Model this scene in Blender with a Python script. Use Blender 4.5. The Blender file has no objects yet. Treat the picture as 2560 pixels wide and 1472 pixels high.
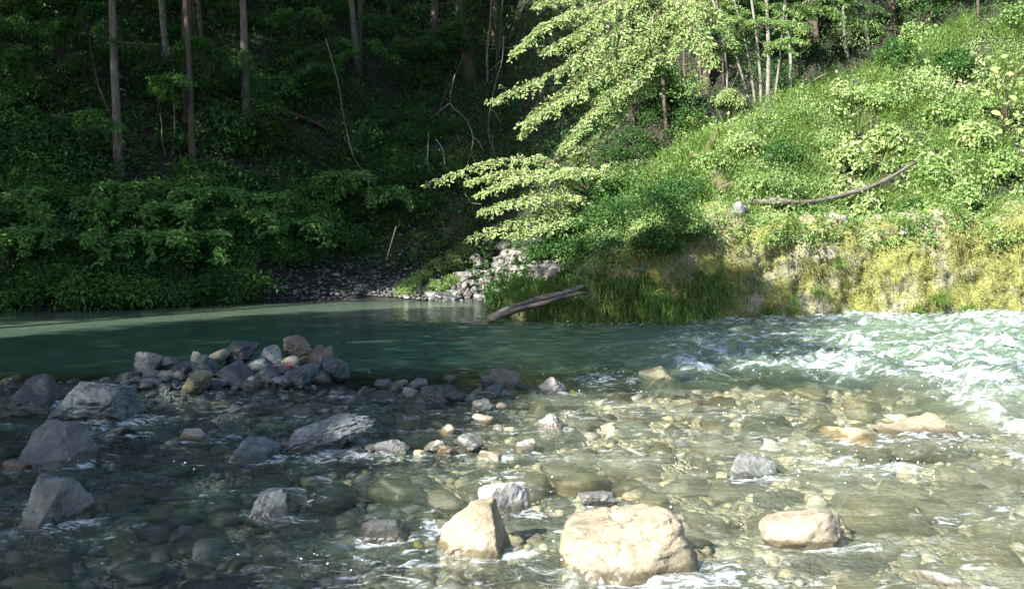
import bpy, math, random
import numpy as np
from mathutils import Vector, Matrix

# ------------------------------------------------------------------ camera, sky, sun, exposure
SC = bpy.context.scene
COL = SC.collection
IW, IH, FPX = 2560.0, 1472.0, 2130.0
CAMZ, HORIZON = 1.6, 600.0
PITCH = math.atan((IH / 2 - HORIZON) / FPX)
cam_d = bpy.data.cameras.new('camera')
cam = bpy.data.objects.new('camera', cam_d)
COL.objects.link(cam)
cam_d.sensor_width = 36.0
cam_d.lens = 36.0 * FPX / IW
cam_d.clip_start = 0.05
cam_d.clip_end = 400.0
cam.location = (0, 0, CAMZ)
cam.rotation_euler = (math.pi / 2 - PITCH, 0, 0)
SC.camera = cam

SUN = Vector((-0.62, -0.55, 0.56)).normalized()
world = bpy.data.worlds.new('World')
SC.world = world
world.use_nodes = True
wn = world.node_tree.nodes
sky = wn.new('ShaderNodeTexSky')
sky.sky_type = 'NISHITA'
sky.sun_disc = False
sky.sun_elevation = math.asin(SUN.z)
sky.sun_rotation = math.atan2(SUN.x, SUN.y)
bg = wn['Background']
bg.inputs['Strength'].default_value = 0.09
world.node_tree.links.new(sky.outputs[0], bg.inputs['Color'])
sl = bpy.data.lights.new('sun', 'SUN')
sl.energy = 5.0
sl.angle = math.radians(0.53)
sl.color = (1.0, 0.965, 0.89)
so = bpy.data.objects.new('sun', sl)
COL.objects.link(so)
so.rotation_euler = SUN.to_track_quat('Z', 'Y').to_euler()
so.location = SUN * 60
SC.view_settings.view_transform = 'Standard'
SC.view_settings.look = 'None'
SC.view_settings.gamma = 1.0
SC.view_settings.exposure = 1.88
SC.render.engine = 'CYCLES'
cy = SC.cycles
cy.max_bounces = 7
cy.diffuse_bounces = 3
cy.glossy_bounces = 3
cy.transparent_max_bounces = 10
cy.caustics_reflective = False
cy.caustics_refractive = False
cy.sample_clamp_indirect = 4.0
cy.use_denoising = True

# ------------------------------------------------------------------ numeric helpers
RG = np.random.default_rng(7)
PS = 2560 / 2532.0                       # measurements were taken on a 2532 px wide copy
sp, cp = math.sin(PITCH), math.cos(PITCH)


def ray(px, py):
    """direction (forward component 1-ish) through a pixel of the 2532 px copy"""
    a = (px * PS - IW / 2) / FPX
    b = -(py * PS - IH / 2) / FPX
    return Vector((a, cp + b * sp, -sp + b * cp))


def at(px, py, Y):
    d = ray(px, py)
    return Vector((d.x * Y / d.y, Y, CAMZ + d.z * Y / d.y))


def onwater(px, py, z=0.0):
    d = ray(px, py)
    t = (z - CAMZ) / d.z
    return Vector((d.x * t, d.y * t, z))


_g = np.random.default_rng(11)
_perm = _g.permutation(512).astype(np.int64)
_perm = np.concatenate([_perm, _perm, _perm])
_grad = _g.normal(size=(512, 3))
_grad /= np.linalg.norm(_grad, axis=1)[:, None]


def pnoise(x, y, z=0.0):
    x = np.asarray(x, float); y = np.asarray(y, float); z = np.broadcast_to(np.asarray(z, float), x.shape)
    xi, yi, zi = np.floor(x).astype(np.int64), np.floor(y).astype(np.int64), np.floor(z).astype(np.int64)
    xf, yf, zf = x - xi, y - yi, z - zi
    u = xf * xf * xf * (xf * (xf * 6 - 15) + 10)
    v = yf * yf * yf * (yf * (yf * 6 - 15) + 10)
    w = zf * zf * zf * (zf * (zf * 6 - 15) + 10)

    def c(dx, dy, dz):
        h = _perm[(_perm[(_perm[(xi + dx) & 511] + yi + dy) & 511] + zi + dz) & 511]
        g = _grad[h]
        return g[..., 0] * (xf - dx) + g[..., 1] * (yf - dy) + g[..., 2] * (zf - dz)
    l = lambda a, b, t: a + (b - a) * t
    return 1.5 * l(l(l(c(0, 0, 0), c(1, 0, 0), u), l(c(0, 1, 0), c(1, 1, 0), u), v),
                   l(l(c(0, 0, 1), c(1, 0, 1), u), l(c(0, 1, 1), c(1, 1, 1), u), v), w)


def fbm(x, y, z=0.0, o=4, lac=2.03, gain=0.5):
    s = 0; a = 1.0
    for i in range(o):
        s = s + a * pnoise(np.asarray(x) + 17.3 * i, np.asarray(y) - 9.1 * i, np.asarray(z) + 3.7 * i)
        x = np.asarray(x) * lac; y = np.asarray(y) * lac; z = np.asarray(z) * lac
        a *= gain
    return s


def sstep(e0, e1, x):
    t = np.clip((np.asarray(x, float) - e0) / (e1 - e0), 0, 1)
    return t * t * (3 - 2 * t)


def unit(a):
    return a / np.maximum(np.linalg.norm(a, axis=-1, keepdims=True), 1e-9)


# ------------------------------------------------------------------ object helpers
def tag(o, label=None, cat=None, group=None, kind=None):
    if label: o['label'] = label
    if cat: o['category'] = cat
    if group: o['group'] = group
    if kind: o['kind'] = kind
    return o


def mesh(name, V, F, mat=None, smooth=True, attrs=None):
    V = np.ascontiguousarray(V, dtype=np.float32)
    me = bpy.data.meshes.new(name)
    me.vertices.add(len(V))
    me.vertices.foreach_set('co', V.ravel())
    Fs = F if isinstance(F, list) else [F]
    Fs = [np.asarray(f, dtype=np.int32) for f in Fs if len(f)]
    nl = sum(f.size for f in Fs); nf = sum(len(f) for f in Fs)
    me.loops.add(nl); me.polygons.add(nf)
    me.loops.foreach_set('vertex_index', np.concatenate([f.ravel() for f in Fs]))
    st = []; o = 0
    for f in Fs:
        k = f.shape[1]
        st.append(o + np.arange(len(f), dtype=np.int32) * k)
        o += f.size
    me.polygons.foreach_set('loop_start', np.concatenate(st).astype(np.int32))
    me.polygons.foreach_set('use_smooth', np.full(nf, smooth, dtype=bool))
    if attrs:
        for k, a in attrs.items():
            at_ = me.attributes.new(k, 'FLOAT', 'POINT')
            at_.data.foreach_set('value', np.ascontiguousarray(a, dtype=np.float32))
    me.update(calc_edges=True)
    if mat: me.materials.append(mat)
    return me


def obj(name, me, parent=None, loc=None):
    o = bpy.data.objects.new(name, me)
    COL.objects.link(o)
    if parent: o.parent = parent
    if loc is not None: o.location = loc
    return o


def empty(name, loc, label, cat, group=None):
    o = bpy.data.objects.new(name, None)
    COL.objects.link(o)
    o.location = loc
    o.empty_display_size = 0.1
    return tag(o, label, cat, group)


def gridfaces(nu, nv):
    i = np.arange(nu * nv).reshape(nu, nv)
    return np.stack([i[:-1, :-1].ravel(), i[1:, :-1].ravel(), i[1:, 1:].ravel(), i[:-1, 1:].ravel()], 1)


def tube(pts, rad, sides=8, rough=0.0, seed=0, cap=True):
    """tapered tube through points; returns V, F(list)"""
    P = np.array([tuple(p) for p in pts], float)
    R = np.array(rad, float)
    T = np.gradient(P, axis=0)
    T = unit(T)
    ref = np.array([0.3, 1.0, 0.1]) if abs(T[:, 2]).mean() > 0.6 else np.array([0.0, 0.1, 1.0])
    A = unit(np.cross(T, ref)); B = np.cross(T, A)
    an = np.linspace(0, 2 * np.pi, sides, endpoint=False)
    rr = R[:, None] * np.ones((1, sides))
    if rough:
        rr = rr * (1 + rough * fbm(np.cos(an)[None] * 1.7 + seed * 3.1 + 0 * rr, np.sin(an)[None] * 1.7 + 0 * rr,
                                   np.cumsum(np.r_[0, np.linalg.norm(np.diff(P, axis=0), axis=1)])[:, None] * 2.2 + 0 * rr, o=3))
    V = P[:, None] + rr[..., None] * (np.cos(an)[None, :, None] * A[:, None] + np.sin(an)[None, :, None] * B[:, None])
    n = len(P)
    i = np.arange(n * sides).reshape(n, sides)
    j = np.roll(i, -1, 1)
    F = np.stack([i[:-1].ravel(), j[:-1].ravel(), j[1:].ravel(), i[1:].ravel()], 1)
    V = V.reshape(-1, 3)
    Fl = [F]
    if cap:
        V = np.vstack([V, P[:1], P[-1:]])
        a, b = n * sides, n * sides + 1
        Fl.append(np.concatenate([np.stack([np.full(sides, a), j[0], i[0]], 1), np.stack([np.full(sides, b), i[-1], j[-1]], 1)]))
    return V, Fl


def spline(pts, n):
    """Catmull-Rom through points, n samples"""
    P = np.array([tuple(p) for p in pts], float)
    P = np.vstack([2 * P[0] - P[1], P, 2 * P[-1] - P[-2]])
    m = len(P) - 3
    t = np.linspace(0, m - 1e-6, n)
    k = t.astype(int); f = (t - k)[:, None]
    p0, p1, p2, p3 = P[k], P[k + 1], P[k + 2], P[k + 3]
    return 0.5 * (2 * p1 + (p2 - p0) * f + (2 * p0 - 5 * p1 + 4 * p2 - p3) * f ** 2 + (3 * p1 - p0 - 3 * p2 + p3) * f ** 3)


def merge(parts):
    Vs = []; by = {}; o = 0
    for V, F in parts:
        for f in (F if isinstance(F, list) else [F]):
            f = np.asarray(f)
            if len(f): by.setdefault(f.shape[1], []).append(f + o)
        Vs.append(V); o += len(V)
    return np.vstack(Vs), [np.concatenate(v) for v in by.values()]


# ------------------------------------------------------------------ leaves and blades
def leafgeo(P, axis, nrm, size, wr=0.55, fold=0.18):
    """diamond leaves folded along the midrib; two triangles each"""
    axis = unit(axis)
    side = unit(np.cross(nrm, axis))
    nrm = np.cross(axis, side)
    s = np.asarray(size)[:, None]
    a = P
    tip = P + axis * s - nrm * s * 0.12
    mid = P + axis * s * 0.45
    L = mid + side * s * wr * 0.5 + nrm * s * fold
    R = mid - side * s * wr * 0.5 + nrm * s * fold
    n = len(P)
    V = np.stack([a, R, tip, L], 1).reshape(-1, 3)
    b = np.arange(n)[:, None] * 4
    F = np.concatenate([b + np.array([[0, 1, 2]]), b + np.array([[0, 2, 3]])])
    return V, F


def bladegeo(P, dir0, length, width, droop, rng, seg=3):
    """curved grass blades"""
    n = len(P)
    d = unit(dir0)
    side = unit(np.cross(d, rng.normal(size=(n, 3)) * 0.4 + np.array([0, 1, 0])))
    rows = []
    p = P.copy()
    for k in range(seg + 1):
        w = (width * (1 - k / seg) ** 0.7)[:, None] * 0.5
        if k == seg:
            rows.append(p[:, None])
        else:
            rows.append(np.stack([p - side * w, p + side * w], 1))
            p = p + d * (length / seg)[:, None]
            d = unit(d + np.array([0, 0, -1.0]) * droop[:, None] / seg)
    V = np.concatenate(rows, 1)
    m = 2 * seg + 1
    b = np.arange(n)[:, None] * m
    F = []
    for k in range(seg - 1):
        q = 2 * k
        F += [b + np.array([[q, q + 1, q + 3]]), b + np.array([[q, q + 3, q + 2]])]
    q = 2 * (seg - 1)
    F.append(b + np.array([[q, q + 1, q + 2]]))
    return V.reshape(-1, 3), np.concatenate(F), m


class Leaves:
    """collects leaves with a tint per leaf and builds one mesh"""
    def __init__(self): self.V = []; self.F = []; self.T = []; self.n = 0

    def add(self, P, axis, nrm, size, tint, wr=0.55, fold=0.18):
        if len(P) == 0: return
        V, F = leafgeo(P, axis, nrm, size, wr, fold)
        self.V.append(V); self.F.append(F + self.n); self.T.append(np.repeat(tint, 4)); self.n += len(V)

    def blades(self, P, d, length, width, droop, tint, rng, seg=3):
        V, F, m = bladegeo(P, d, length, width, droop, rng, seg)
        self.V.append(V); self.F.append(F + self.n); self.T.append(np.repeat(tint, m)); self.n += len(V)

    def build(self, name, mat, parent=None, origin=(0, 0, 0)):
        V = np.vstack(self.V) - np.array(origin)
        o = obj(name, mesh(name, V, np.concatenate(self.F), mat, False, {'tint': np.concatenate(self.T)}), parent)
        if parent is None: o.location = origin
        return o


def clumps(L, rng, C, rad, per, size, out=None, tilt=0.55, flat=0.35, t0=0.0, t1=1.0, wr=0.55, dirv=None):
    """leaf clumps: each centre in C gets a tilted, flattened spray of leaves"""
    C = np.asarray(C, float); n = len(C)
    if n == 0: return
    rad = np.broadcast_to(np.asarray(rad, float), (n,))
    N = unit(np.array([0, 0, 1.0]) + rng.normal(size=(n, 3)) * tilt * 0.6 + (0 if out is None else np.asarray(out) * 0.55))
    A = unit(np.cross(N, rng.normal(size=(n, 3)))); B = np.cross(N, A)
    k = np.repeat(np.arange(n), per)
    m = len(k)
    r = np.sqrt(rng.random(m)); th = rng.random(m) * 2 * np.pi
    off = (A[k] * (r * np.cos(th))[:, None] + B[k] * (r * np.sin(th))[:, None]) + N[k] * (rng.normal(size=m) * flat - 0.35 * r * r)[:, None]
    P = C[k] + off * rad[k][:, None]
    nr = unit(N[k] + rng.normal(size=(m, 3)) * tilt)
    ax = unit(off - N[k] * 0.3 + rng.normal(size=(m, 3)) * 0.5 + (0 if dirv is None else np.asarray(dirv)))
    ct = rng.random(n)
    L.add(P, ax, nr, size * rng.uniform(0.6, 1.3, m), np.clip(t0 + (t1 - t0) * (0.55 * ct[k] + 0.45 * rng.random(m)), 0, 1), wr)


# ------------------------------------------------------------------ materials
def newmat(name):
    m = bpy.data.materials.new(name)
    m.use_nodes = True
    nt = m.node_tree
    for n in list(nt.nodes): nt.nodes.remove(n)
    return m, nt, nt.nodes.new('ShaderNodeOutputMaterial')


def N(nt, t, **kw):
    n = nt.nodes.new(t)
    for k, v in kw.items():
        if k.startswith('_'): setattr(n, k[1:], v)
        else: n.inputs[k.replace('__', ' ')].default_value = v
    return n


def ramp(nt, fac, stops):
    r = nt.nodes.new('ShaderNodeValToRGB')
    e = r.color_ramp.elements
    while len(e) < len(stops): e.new(0.5)
    for i, (p, c) in enumerate(stops):
        e[i].position = p; e[i].color = (c[0], c[1], c[2], 1)
    nt.links.new(fac, r.inputs[0])
    return r.outputs[0]


def leafmat(name, c0, c1, c2, trans=0.35, rough=0.5):
    m, nt, out = newmat(name)
    a = N(nt, 'ShaderNodeAttribute', _attribute_name='tint')
    c = ramp(nt, a.outputs['Fac'], [(0.0, c0), (0.55, c1), (1.0, c2)])
    p = N(nt, 'ShaderNodeBsdfPrincipled', Roughness=rough)
    p.inputs['Specular IOR Level'].default_value = 0.35
    nt.links.new(c, p.inputs['Base Color'])
    t = N(nt, 'ShaderNodeBsdfTranslucent')
    hs = N(nt, 'ShaderNodeHueSaturation', Hue=0.49, Saturation=1.1, Value=1.2)
    nt.links.new(c, hs.inputs['Color']); nt.links.new(hs.outputs[0], t.inputs[0])
    mx = N(nt, 'ShaderNodeMixShader', Fac=trans)
    nt.links.new(p.outputs[0], mx.inputs[1]); nt.links.new(t.outputs[0], mx.inputs[2])
    nt.links.new(mx.outputs[0], out.inputs[0])
    return m


def rockmat(name, c0, c1, scale=6.0, crack=0.5, rough=0.6, spots=0.0, bump=0.5):
    m, nt, out = newmat(name)
    tc = N(nt, 'ShaderNodeTexCoord')
    geo = N(nt, 'ShaderNodeNewGeometry')
    oi = N(nt, 'ShaderNodeObjectInfo')
    add = N(nt, 'ShaderNodeVectorMath', _operation='ADD')
    nt.links.new(tc.outputs['Object'], add.inputs[0])
    cx = N(nt, 'ShaderNodeCombineXYZ')
    mu = N(nt, 'ShaderNodeMath', _operation='MULTIPLY'); mu.inputs[1].default_value = 37.0
    nt.links.new(oi.outputs['Random'], mu.inputs[0])
    for i in range(3): nt.links.new(mu.outputs[0], cx.inputs[i])
    nt.links.new(cx.outputs[0], add.inputs[1])
    n1 = N(nt, 'ShaderNodeTexNoise', Scale=scale, Detail=8.0, Roughness=0.62)
    n2 = N(nt, 'ShaderNodeTexNoise', Scale=scale * 11, Detail=4.0, Roughness=0.7)
    n3 = N(nt, 'ShaderNodeTexNoise', Scale=scale * 1.7, Detail=3.0, Roughness=0.6, Distortion=1.4)
    for n in (n1, n2, n3): nt.links.new(add.outputs[0], n.inputs['Vector'])
    c = ramp(nt, n1.outputs[0], [(0.3, c0), (0.52, [(a + b) / 2 for a, b in zip(c0, c1)]), (0.7, c1)])
    # fine grain
    gr = ramp(nt, n2.outputs[0], [(0.3, (0.55, 0.55, 0.55)), (0.55, (1, 1, 1)), (0.75, (1.25, 1.22, 1.15))])
    mm = N(nt, 'ShaderNodeMix', _data_type='RGBA', _blend_type='MULTIPLY')
    mm.inputs[0].default_value = 0.7
    nt.links.new(c, mm.inputs[6]); nt.links.new(gr, mm.inputs[7])
    # thin cracks and veins
    ck = ramp(nt, n3.outputs[0], [(0.475, (1, 1, 1)), (0.497, (0.35, 0.32, 0.3)), (0.515, (1, 1, 1))])
    m2 = N(nt, 'ShaderNodeMix', _data_type='RGBA', _blend_type='MULTIPLY')
    m2.inputs[0].default_value = crack
    nt.links.new(mm.outputs[2], m2.inputs[6]); nt.links.new(ck, m2.inputs[7])
    # wet band: darker and glossier near and under the water line
    sx = N(nt, 'ShaderNodeSeparateXYZ'); nt.links.new(geo.outputs['Position'], sx.inputs[0])
    wob = N(nt, 'ShaderNodeMath', _operation='MULTIPLY_ADD')
    wob.inputs[1].default_value = -0.16
    nt.links.new(n1.outputs[0], wob.inputs[0]); nt.links.new(sx.outputs[2], wob.inputs[2])
    wet = N(nt, 'ShaderNodeMapRange'); wet.inputs[1].default_value = -0.035; wet.inputs[2].default_value = -0.012
    wet.inputs[3].default_value = 1.0; wet.inputs[4].default_value = 0.0
    nt.links.new(wob.outputs[0], wet.inputs[0])
    m3 = N(nt, 'ShaderNodeMix', _data_type='RGBA', _blend_type='MULTIPLY')
    nt.links.new(wet.outputs[0], m3.inputs[0]); nt.links.new(m2.outputs[2], m3.inputs[6])
    m3.inputs[7].default_value = (0.36, 0.35, 0.29, 1)
    p = N(nt, 'ShaderNodeBsdfPrincipled')
    nt.links.new(m3.outputs[2], p.inputs['Base Color'])
    rr = N(nt, 'ShaderNodeMapRange'); rr.inputs[3].default_value = rough; rr.inputs[4].default_value = 0.35
    nt.links.new(wet.outputs[0], rr.inputs[0]); nt.links.new(rr.outputs[0], p.inputs['Roughness'])
    b = N(nt, 'ShaderNodeBump', Strength=bump, Distance=0.02)
    hh = N(nt, 'ShaderNodeMath', _operation='MULTIPLY_ADD'); hh.inputs[1].default_value = 0.35
    nt.links.new(n2.outputs[0], hh.inputs[0])
    h2 = N(nt, 'ShaderNodeMath', _operation='MULTIPLY'); h2.inputs[1].default_value = 1.0
    nt.links.new(n1.outputs[0], h2.inputs[0]); nt.links.new(h2.outputs[0], hh.inputs[2])
    nt.links.new(hh.outputs[0], b.inputs['Height']); nt.links.new(b.outputs[0], p.inputs['Normal'])
    nt.links.new(p.outputs[0], out.inputs[0])
    return m


def barkmat(name, c0, c1, stretch=(9, 9, 1.2), moss=None):
    m, nt, out = newmat(name)
    tc = N(nt, 'ShaderNodeTexCoord')
    mp = N(nt, 'ShaderNodeMapping'); mp.inputs['Scale'].default_value = stretch
    nt.links.new(tc.outputs['Object'], mp.inputs[0])
    n1 = N(nt, 'ShaderNodeTexNoise', Scale=2.2, Detail=6.0, Roughness=0.65)
    nt.links.new(mp.outputs[0], n1.inputs['Vector'])
    c = ramp(nt, n1.outputs[0], [(0.32, c0), (0.68, c1)])
    p = N(nt, 'ShaderNodeBsdfPrincipled', Roughness=0.9)
    if moss:
        n2 = N(nt, 'ShaderNodeTexNoise', Scale=3.0, Detail=4.0)
        nt.links.new(tc.outputs['Object'], n2.inputs['Vector'])
        f = ramp(nt, n2.outputs[0], [(0.42, (0, 0, 0)), (0.55, (1, 1, 1))])
        mx = N(nt, 'ShaderNodeMix', _data_type='RGBA')
        nt.links.new(f, mx.inputs[0]); nt.links.new(c, mx.inputs[6]); mx.inputs[7].default_value = (*moss, 1)
        c = mx.outputs[2]
    nt.links.new(c, p.inputs['Base Color'])
    b = N(nt, 'ShaderNodeBump', Strength=0.8, Distance=0.03)
    nt.links.new(n1.outputs[0], b.inputs['Height']); nt.links.new(b.outputs[0], p.inputs['Normal'])
    nt.links.new(p.outputs[0], out.inputs[0])
    return m


M = {}
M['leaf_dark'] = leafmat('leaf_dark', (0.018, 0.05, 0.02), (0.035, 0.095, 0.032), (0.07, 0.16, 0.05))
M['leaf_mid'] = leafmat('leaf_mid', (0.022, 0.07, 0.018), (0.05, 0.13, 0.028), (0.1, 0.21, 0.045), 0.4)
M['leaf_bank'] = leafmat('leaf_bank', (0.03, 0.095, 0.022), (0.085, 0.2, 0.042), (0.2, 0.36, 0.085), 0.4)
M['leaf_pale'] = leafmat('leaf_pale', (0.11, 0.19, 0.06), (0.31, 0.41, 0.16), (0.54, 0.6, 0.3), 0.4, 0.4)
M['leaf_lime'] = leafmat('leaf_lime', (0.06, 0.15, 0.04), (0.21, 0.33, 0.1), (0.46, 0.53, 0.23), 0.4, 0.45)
M['leaf_yellow'] = leafmat('leaf_yellow', (0.2, 0.2, 0.03), (0.42, 0.4, 0.06), (0.6, 0.55, 0.12), 0.4)
M['grass'] = leafmat('grass_blade', (0.03, 0.08, 0.015), (0.1, 0.19, 0.035), (0.24, 0.33, 0.08), 0.35, 0.45)
M['grass_dry'] = leafmat('dry_grass', (0.1, 0.12, 0.03), (0.25, 0.25, 0.08), (0.46, 0.42, 0.18), 0.3, 0.6)
M['moss'] = leafmat('moss_blade', (0.08, 0.095, 0.02), (0.22, 0.23, 0.055), (0.42, 0.4, 0.15), 0.25, 0.8)
M['litter'] = leafmat('leaf_litter', (0.05, 0.035, 0.022), (0.12, 0.085, 0.05), (0.25, 0.19, 0.12), 0.1, 0.8)
M['bark_cedar'] = barkmat('bark_cedar', (0.05, 0.038, 0.03), (0.2, 0.165, 0.135))
M['bark_brown'] = barkmat('bark_brown', (0.035, 0.026, 0.019), (0.12, 0.088, 0.062))
M['bark_pale'] = barkmat('bark_pale', (0.06, 0.056, 0.045), (0.26, 0.245, 0.2), (5, 5, 3), )
M['bark_moss'] = barkmat('bark_moss', (0.06, 0.045, 0.03), (0.2, 0.15, 0.1), (6, 6, 6), (0.085, 0.085, 0.02))
M['bark_red'] = barkmat('bark_red', (0.04, 0.022, 0.016), (0.12, 0.062, 0.042), (1.5, 9, 9))
M['drift'] = barkmat('driftwood_grey', (0.04, 0.033, 0.027), (0.2, 0.175, 0.145), (2, 12, 12))
M['twig'] = barkmat('twig_grey', (0.06, 0.052, 0.043), (0.17, 0.15, 0.125))

R = {
    'blue': rockmat('rock_blue_grey', (0.04, 0.05, 0.052), (0.15, 0.172, 0.176)),
    'slate': rockmat('rock_slate', (0.02, 0.025, 0.026), (0.08, 0.092, 0.094)),
    'grey': rockmat('rock_grey', (0.055, 0.06, 0.056), (0.21, 0.216, 0.2)),
    'tan': rockmat('rock_tan', (0.2, 0.168, 0.12), (0.46, 0.4, 0.3)),
    'cream': rockmat('rock_cream', (0.13, 0.108, 0.072), (0.36, 0.31, 0.215), 3.0, 0.7, 0.75),
    'pale': rockmat('rock_pale', (0.16, 0.152, 0.135), (0.48, 0.455, 0.41)),
    'brown': rockmat('rock_brown', (0.09, 0.068, 0.048), (0.2, 0.155, 0.115)),
    'purple': rockmat('rock_purple', (0.07, 0.07, 0.068), (0.19, 0.185, 0.178)),
    'rust': rockmat('rock_rust', (0.13, 0.085, 0.06), (0.3, 0.22, 0.155)),
    'ochre': rockmat('rock_ochre', (0.24, 0.2, 0.115), (0.52, 0.44, 0.27)),
    'olive': rockmat('rock_olive', (0.085, 0.085, 0.05), (0.22, 0.21, 0.13)),
    'crag': rockmat('rock_crag', (0.04, 0.036, 0.032), (0.36, 0.335, 0.31), 7.0, 0.9, 0.9, 0, 1.0),
    'pitted': rockmat('rock_pitted', (0.06, 0.068, 0.07), (0.3, 0.325, 0.33), 22.0, 0.2, 0.85, 0, 1.0),
}

# ------------------------------------------------------------------ shape of the land
EX = [-80, -40, -20, -11.7, -8.6, -6.6, -4.4, -2.8, -1.4, -0.8, -0.35, 0.2, 1.3, 2.8, 5, 7, 10, 14, 30, 80]
EY = [6, 10, 16.5, 19.4, 20.2, 22.0, 23.3, 23.0, 22.6, 21.8, 18.6, 17.2, 16.7, 16.2, 16.4, 17.0, 17.2, 17.2, 16, 14]


def edge(x): return np.interp(x, EX, EY)


HX = [-1, 0, 0.8, 1.6, 3, 5, 10, 16, 40]
HZ = [0.15, 0.35, 0.75, 1.1, 1.7, 1.95, 2.0, 2.1, 2.1]
CX = [-1, 0.5, 1.9, 4.4, 6.1, 9, 10.8, 13.8, 25, 60]
CYY = [20.5, 19.6, 19.2, 20.0, 21, 22, 22.5, 23, 24, 26]
CZ = [0.8, 1.3, 2.1, 4.0, 4.9, 5.8, 6.7, 8.3, 12, 16]


def land(x, y):
    x = np.asarray(x, float); y = np.asarray(y, float)
    d = y - edge(x)
    left = np.where(d < 2.2, 0.75 * d, 1.65 + 0.95 * (d - 2.2))
    dc = y - 22.6
    cove = np.where(dc < 1.8, 0.3 * dc, 0.54 + 0.85 * (dc - 1.8))
    hc = np.interp(x, HX, HZ); yc = np.interp(x, CX, CYY); zc = np.interp(x, CX, CZ)
    t = np.clip((d - 0.7) / np.maximum(yc - edge(x) - 0.7, 0.3), 0, 1)
    front = np.where(d < 0.7, -0.4 + (hc + 0.2) * np.clip(d / 0.7, -0.5, 1), hc - 0.2 + (zc - hc + 0.2) * (t ** 0.9))
    b = y - yc
    back = np.where(b < 2.5, zc - 0.3 * b, zc - 0.75 + 0.95 * (b - 2.5))
    right = np.where(b < 0, front, back)
    wl = sstep(-5.6, -4.2, x)
    wr = sstep(-0.5, 0.9, x)
    z = left * (1 - wl) + cove * wl
    # the spur only starts right of the cove
    z = np.where(x > -0.8, z * (1 - wr) + right * wr, z)
    return z + 0.16 * fbm(x * 0.6, y * 0.6, 1.3) * np.clip(d, 0, 1) + 0.05 * fbm(x * 2.5, y * 2.5, 4.1, 3) * np.clip(d + 0.2, 0, 1)


def bed(x, y):
    x = np.asarray(x, float); y = np.asarray(y, float)
    sill = 9.2 + 0.05 * x - 0.06 * np.clip(x, 0, 9) ** 1.6 * 0.4
    dp = 0.17 + 0.05 * np.clip((8 - y) / 4, -1, 1) + sstep(0.2, 3.2, y - sill) * np.where(x > 2, 0.55, 0.95)
    dp = dp + 0.05 * sstep(0.5, 3.5, x) * sstep(9, 6, y)
    e = edge(x) - y
    dp = np.minimum(dp, np.maximum(0.02 + 0.35 * e, -0.25))
    # gravel bar under the rock pile
    bar = np.exp(-(((x + 3.35 - 0.9 * (y - 9.4)) / 1.15) ** 2 + ((y - 9.35) / 0.55) ** 2)) * 0.22
    bar = bar + np.exp(-(((x + 5.6) / 1.2) ** 2 + ((y - 9.6) / 0.5) ** 2)) * 0.16
    bar = bar + np.exp(-(((x + 0.9) / 1.0) ** 2 + ((y - 9.0) / 0.4) ** 2)) * 0.09
    near = sstep(-0.6, -3.0, y + 0.12 * x) * 0.6
    return -dp + bar + near + 0.07 * fbm(x * 0.9, y * 0.9, 9.0, 4) + 0.03 * fbm(x * 4, y * 4, 2.0, 3)


def hit(px, py):
    """first point of the land along a pixel's ray"""
    d = ray(px, py)
    Y = np.arange(15.5, 60, 0.04)
    x = d.x * Y / d.y; z = CAMZ + d.z * Y / d.y
    k = np.nonzero((land(x, Y) > z) & (Y > edge(x)))[0]
    k = k[0] if len(k) else -1
    return Vector((x[k], Y[k], z[k]))


def gz(x, y): return float(land(np.array([x]), np.array([y]))[0])

# ------------------------------------------------------------------ ground sheets
def graded(lo, a, b, hi, fine, coarse):
    l = np.arange(lo, a, coarse); m = np.arange(a, b, fine); r = np.arange(b, hi + coarse, coarse)
    return np.concatenate([l, m, r])


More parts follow.
